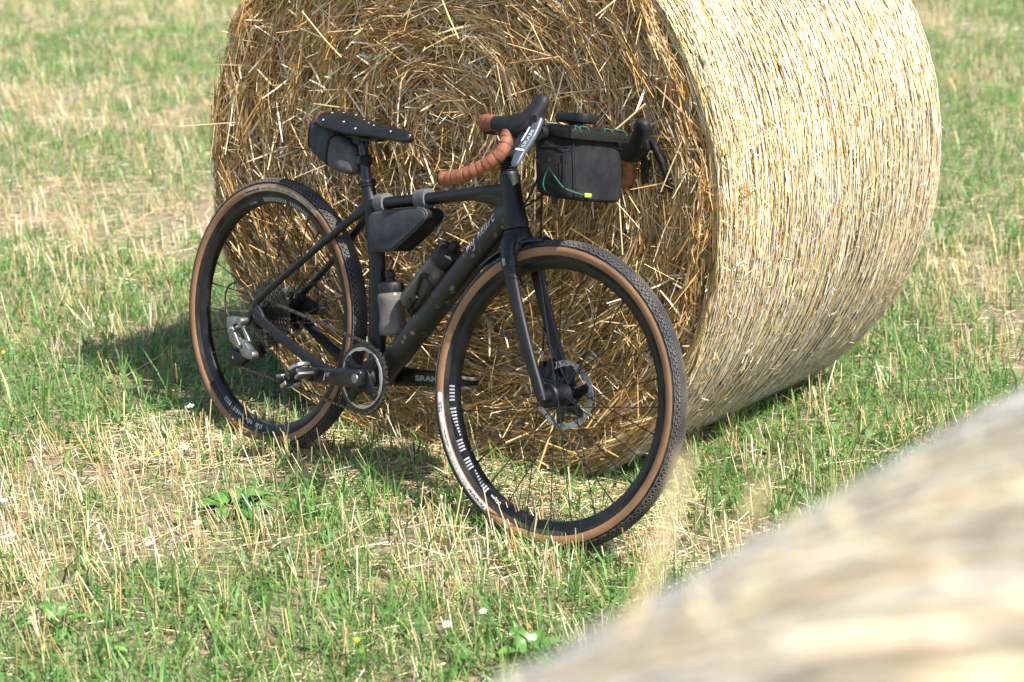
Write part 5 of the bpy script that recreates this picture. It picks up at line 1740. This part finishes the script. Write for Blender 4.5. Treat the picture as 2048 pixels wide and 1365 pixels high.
for i in range(15):
    for j in range(6):
        dd_ = .024 + i * .0047
        a = near + DOT_A + (j - 2.8 + (.5 if i % 2 else 0)) * .15
        sz = .0016 * (1 - .09 * abs(i - 5)) * (1 if 0 < j < 5 else .75)
        if sz < .0004: continue
        r = float(np.interp(dd_, [.03, .04, .058, .078, .088, .1], [.0358, .0335, .033, .0335, .0358, .0358])) + .0009
        c_ = surf(dd_, a, r)
        t_ = unit(surf(dd_, a + .01, r) - c_)
        V = np.array([c_ + sz * (math.cos(q) * t_ + math.sin(q) * A) for q in np.linspace(0, 2 * math.pi, 7)[:-1]])
        dots.append((V, [tuple(range(6))]))
add('dot_print', cat(dots), 'ink', smooth=False, kind='stuff')
for q in range(14):
    a = 2 * math.pi * q / 14
    add('cap_rib', rbox(surf(.1185, a, .0329), (.0022, .0022, .014), .0006, rot=(0, -.23, 0)), 'plastic')
body = [(.010, .002), (.027, .001), (.0325, .005), (.0335, .012), (.0335, .158), (.0320, .165), (.0300, .170), (.0270, .168), (.0310, .157), (.0310, .012), (.026, .005), (.010, .005)]
r2, add, A, p0 = bottle('water_bottle', 'tall slim smoky bottle in the cage on the down tube', (.524, 0, .473), (.635, 0, .607), body,
    [(.027, .156), (.0344, .157), (.0349, .159), (.0349, .192), (.033, .196), (.022, .200), (.013, .202)],
    [(.013, .201), (.0135, .207), (.012, .211), (.012, .219), (.0095, .2235), (1e-4, .224)], 'bottle_dark')
add('filter_tube', lathe([(.006, .02), (.017, .022), (.017, .12), (.010, .13), (.010, .16)], p0, A, 24), mat('brownish filter', (.22, .12, .08), .6))

# --- a few long loose stalks on the bale's face, and the blurred ones on the near bale
def face_point(e, z, out):
    return np.array([BX, BY, 0]) + EV * e + AXV * -out + np.array([0, 0, z])
stalks = []
for e0, z0, o0, e1, z1, o1, r in [(.50, .86, .11, .64, .99, .05, .0030), (-.30, 1.02, .02, -.42, 1.13, .03, .0022), (.02, 1.22, .03, .10, 1.10, .05, .0024), (.30, .74, .04, .295, .62, .06, .0030), (.43, .33, .03, .36, .05, .08, .0032), (-.08, 1.3, .02, .0, 1.24, .04, .003), (.55, .85, .03, .57, .62, .03, .0024), (.12, .45, .03, .06, .33, .05, .0022)]:
    a, b_ = face_point(e0, z0, o0), face_point(e1, z1, o1)
    P = [a, (a + b_) / 2 + np.array([0, 0, -.004]), b_]
    mk('straw_stalk', (lambda VF: (VF[0] - np.array(bale_root.location), VF[1]))(sweep(catmull(P, 4), r * .8, n=7)), mat('loose stalk', (.66, .50, .24), .45), bale_root)
def cam_point(px, py, d):
    cx, cy = (px - 1024) / 4375.1, (682.5 - py) / 4375.1
    p = .2633
    v = unit(np.array([cx, math.cos(p) + cy * math.sin(p), -math.sin(p) + cy * math.cos(p)]))
    return np.array([0, 0, CAM_H]) + v * d
fgl = np.array(fg_root.location)
for pts_, r in (([(1215, 1330, .93), (1290, 1180, .95), (1345, 1010, .97), (1372, 905, .98)], .0020), ([(1490, 1050, .98), (1508, 1000, 1.0), (1520, 965, 1.01)], .0018)):
    P = np.array([cam_point(*q) for q in pts_])
    mk('straw_stalk', (lambda VF: (VF[0] - fgl, VF[1]))(sweep(catmull(P, 4), r, n=7)), mat('loose stalk', (.40, .29, .14), .5), fg_root)
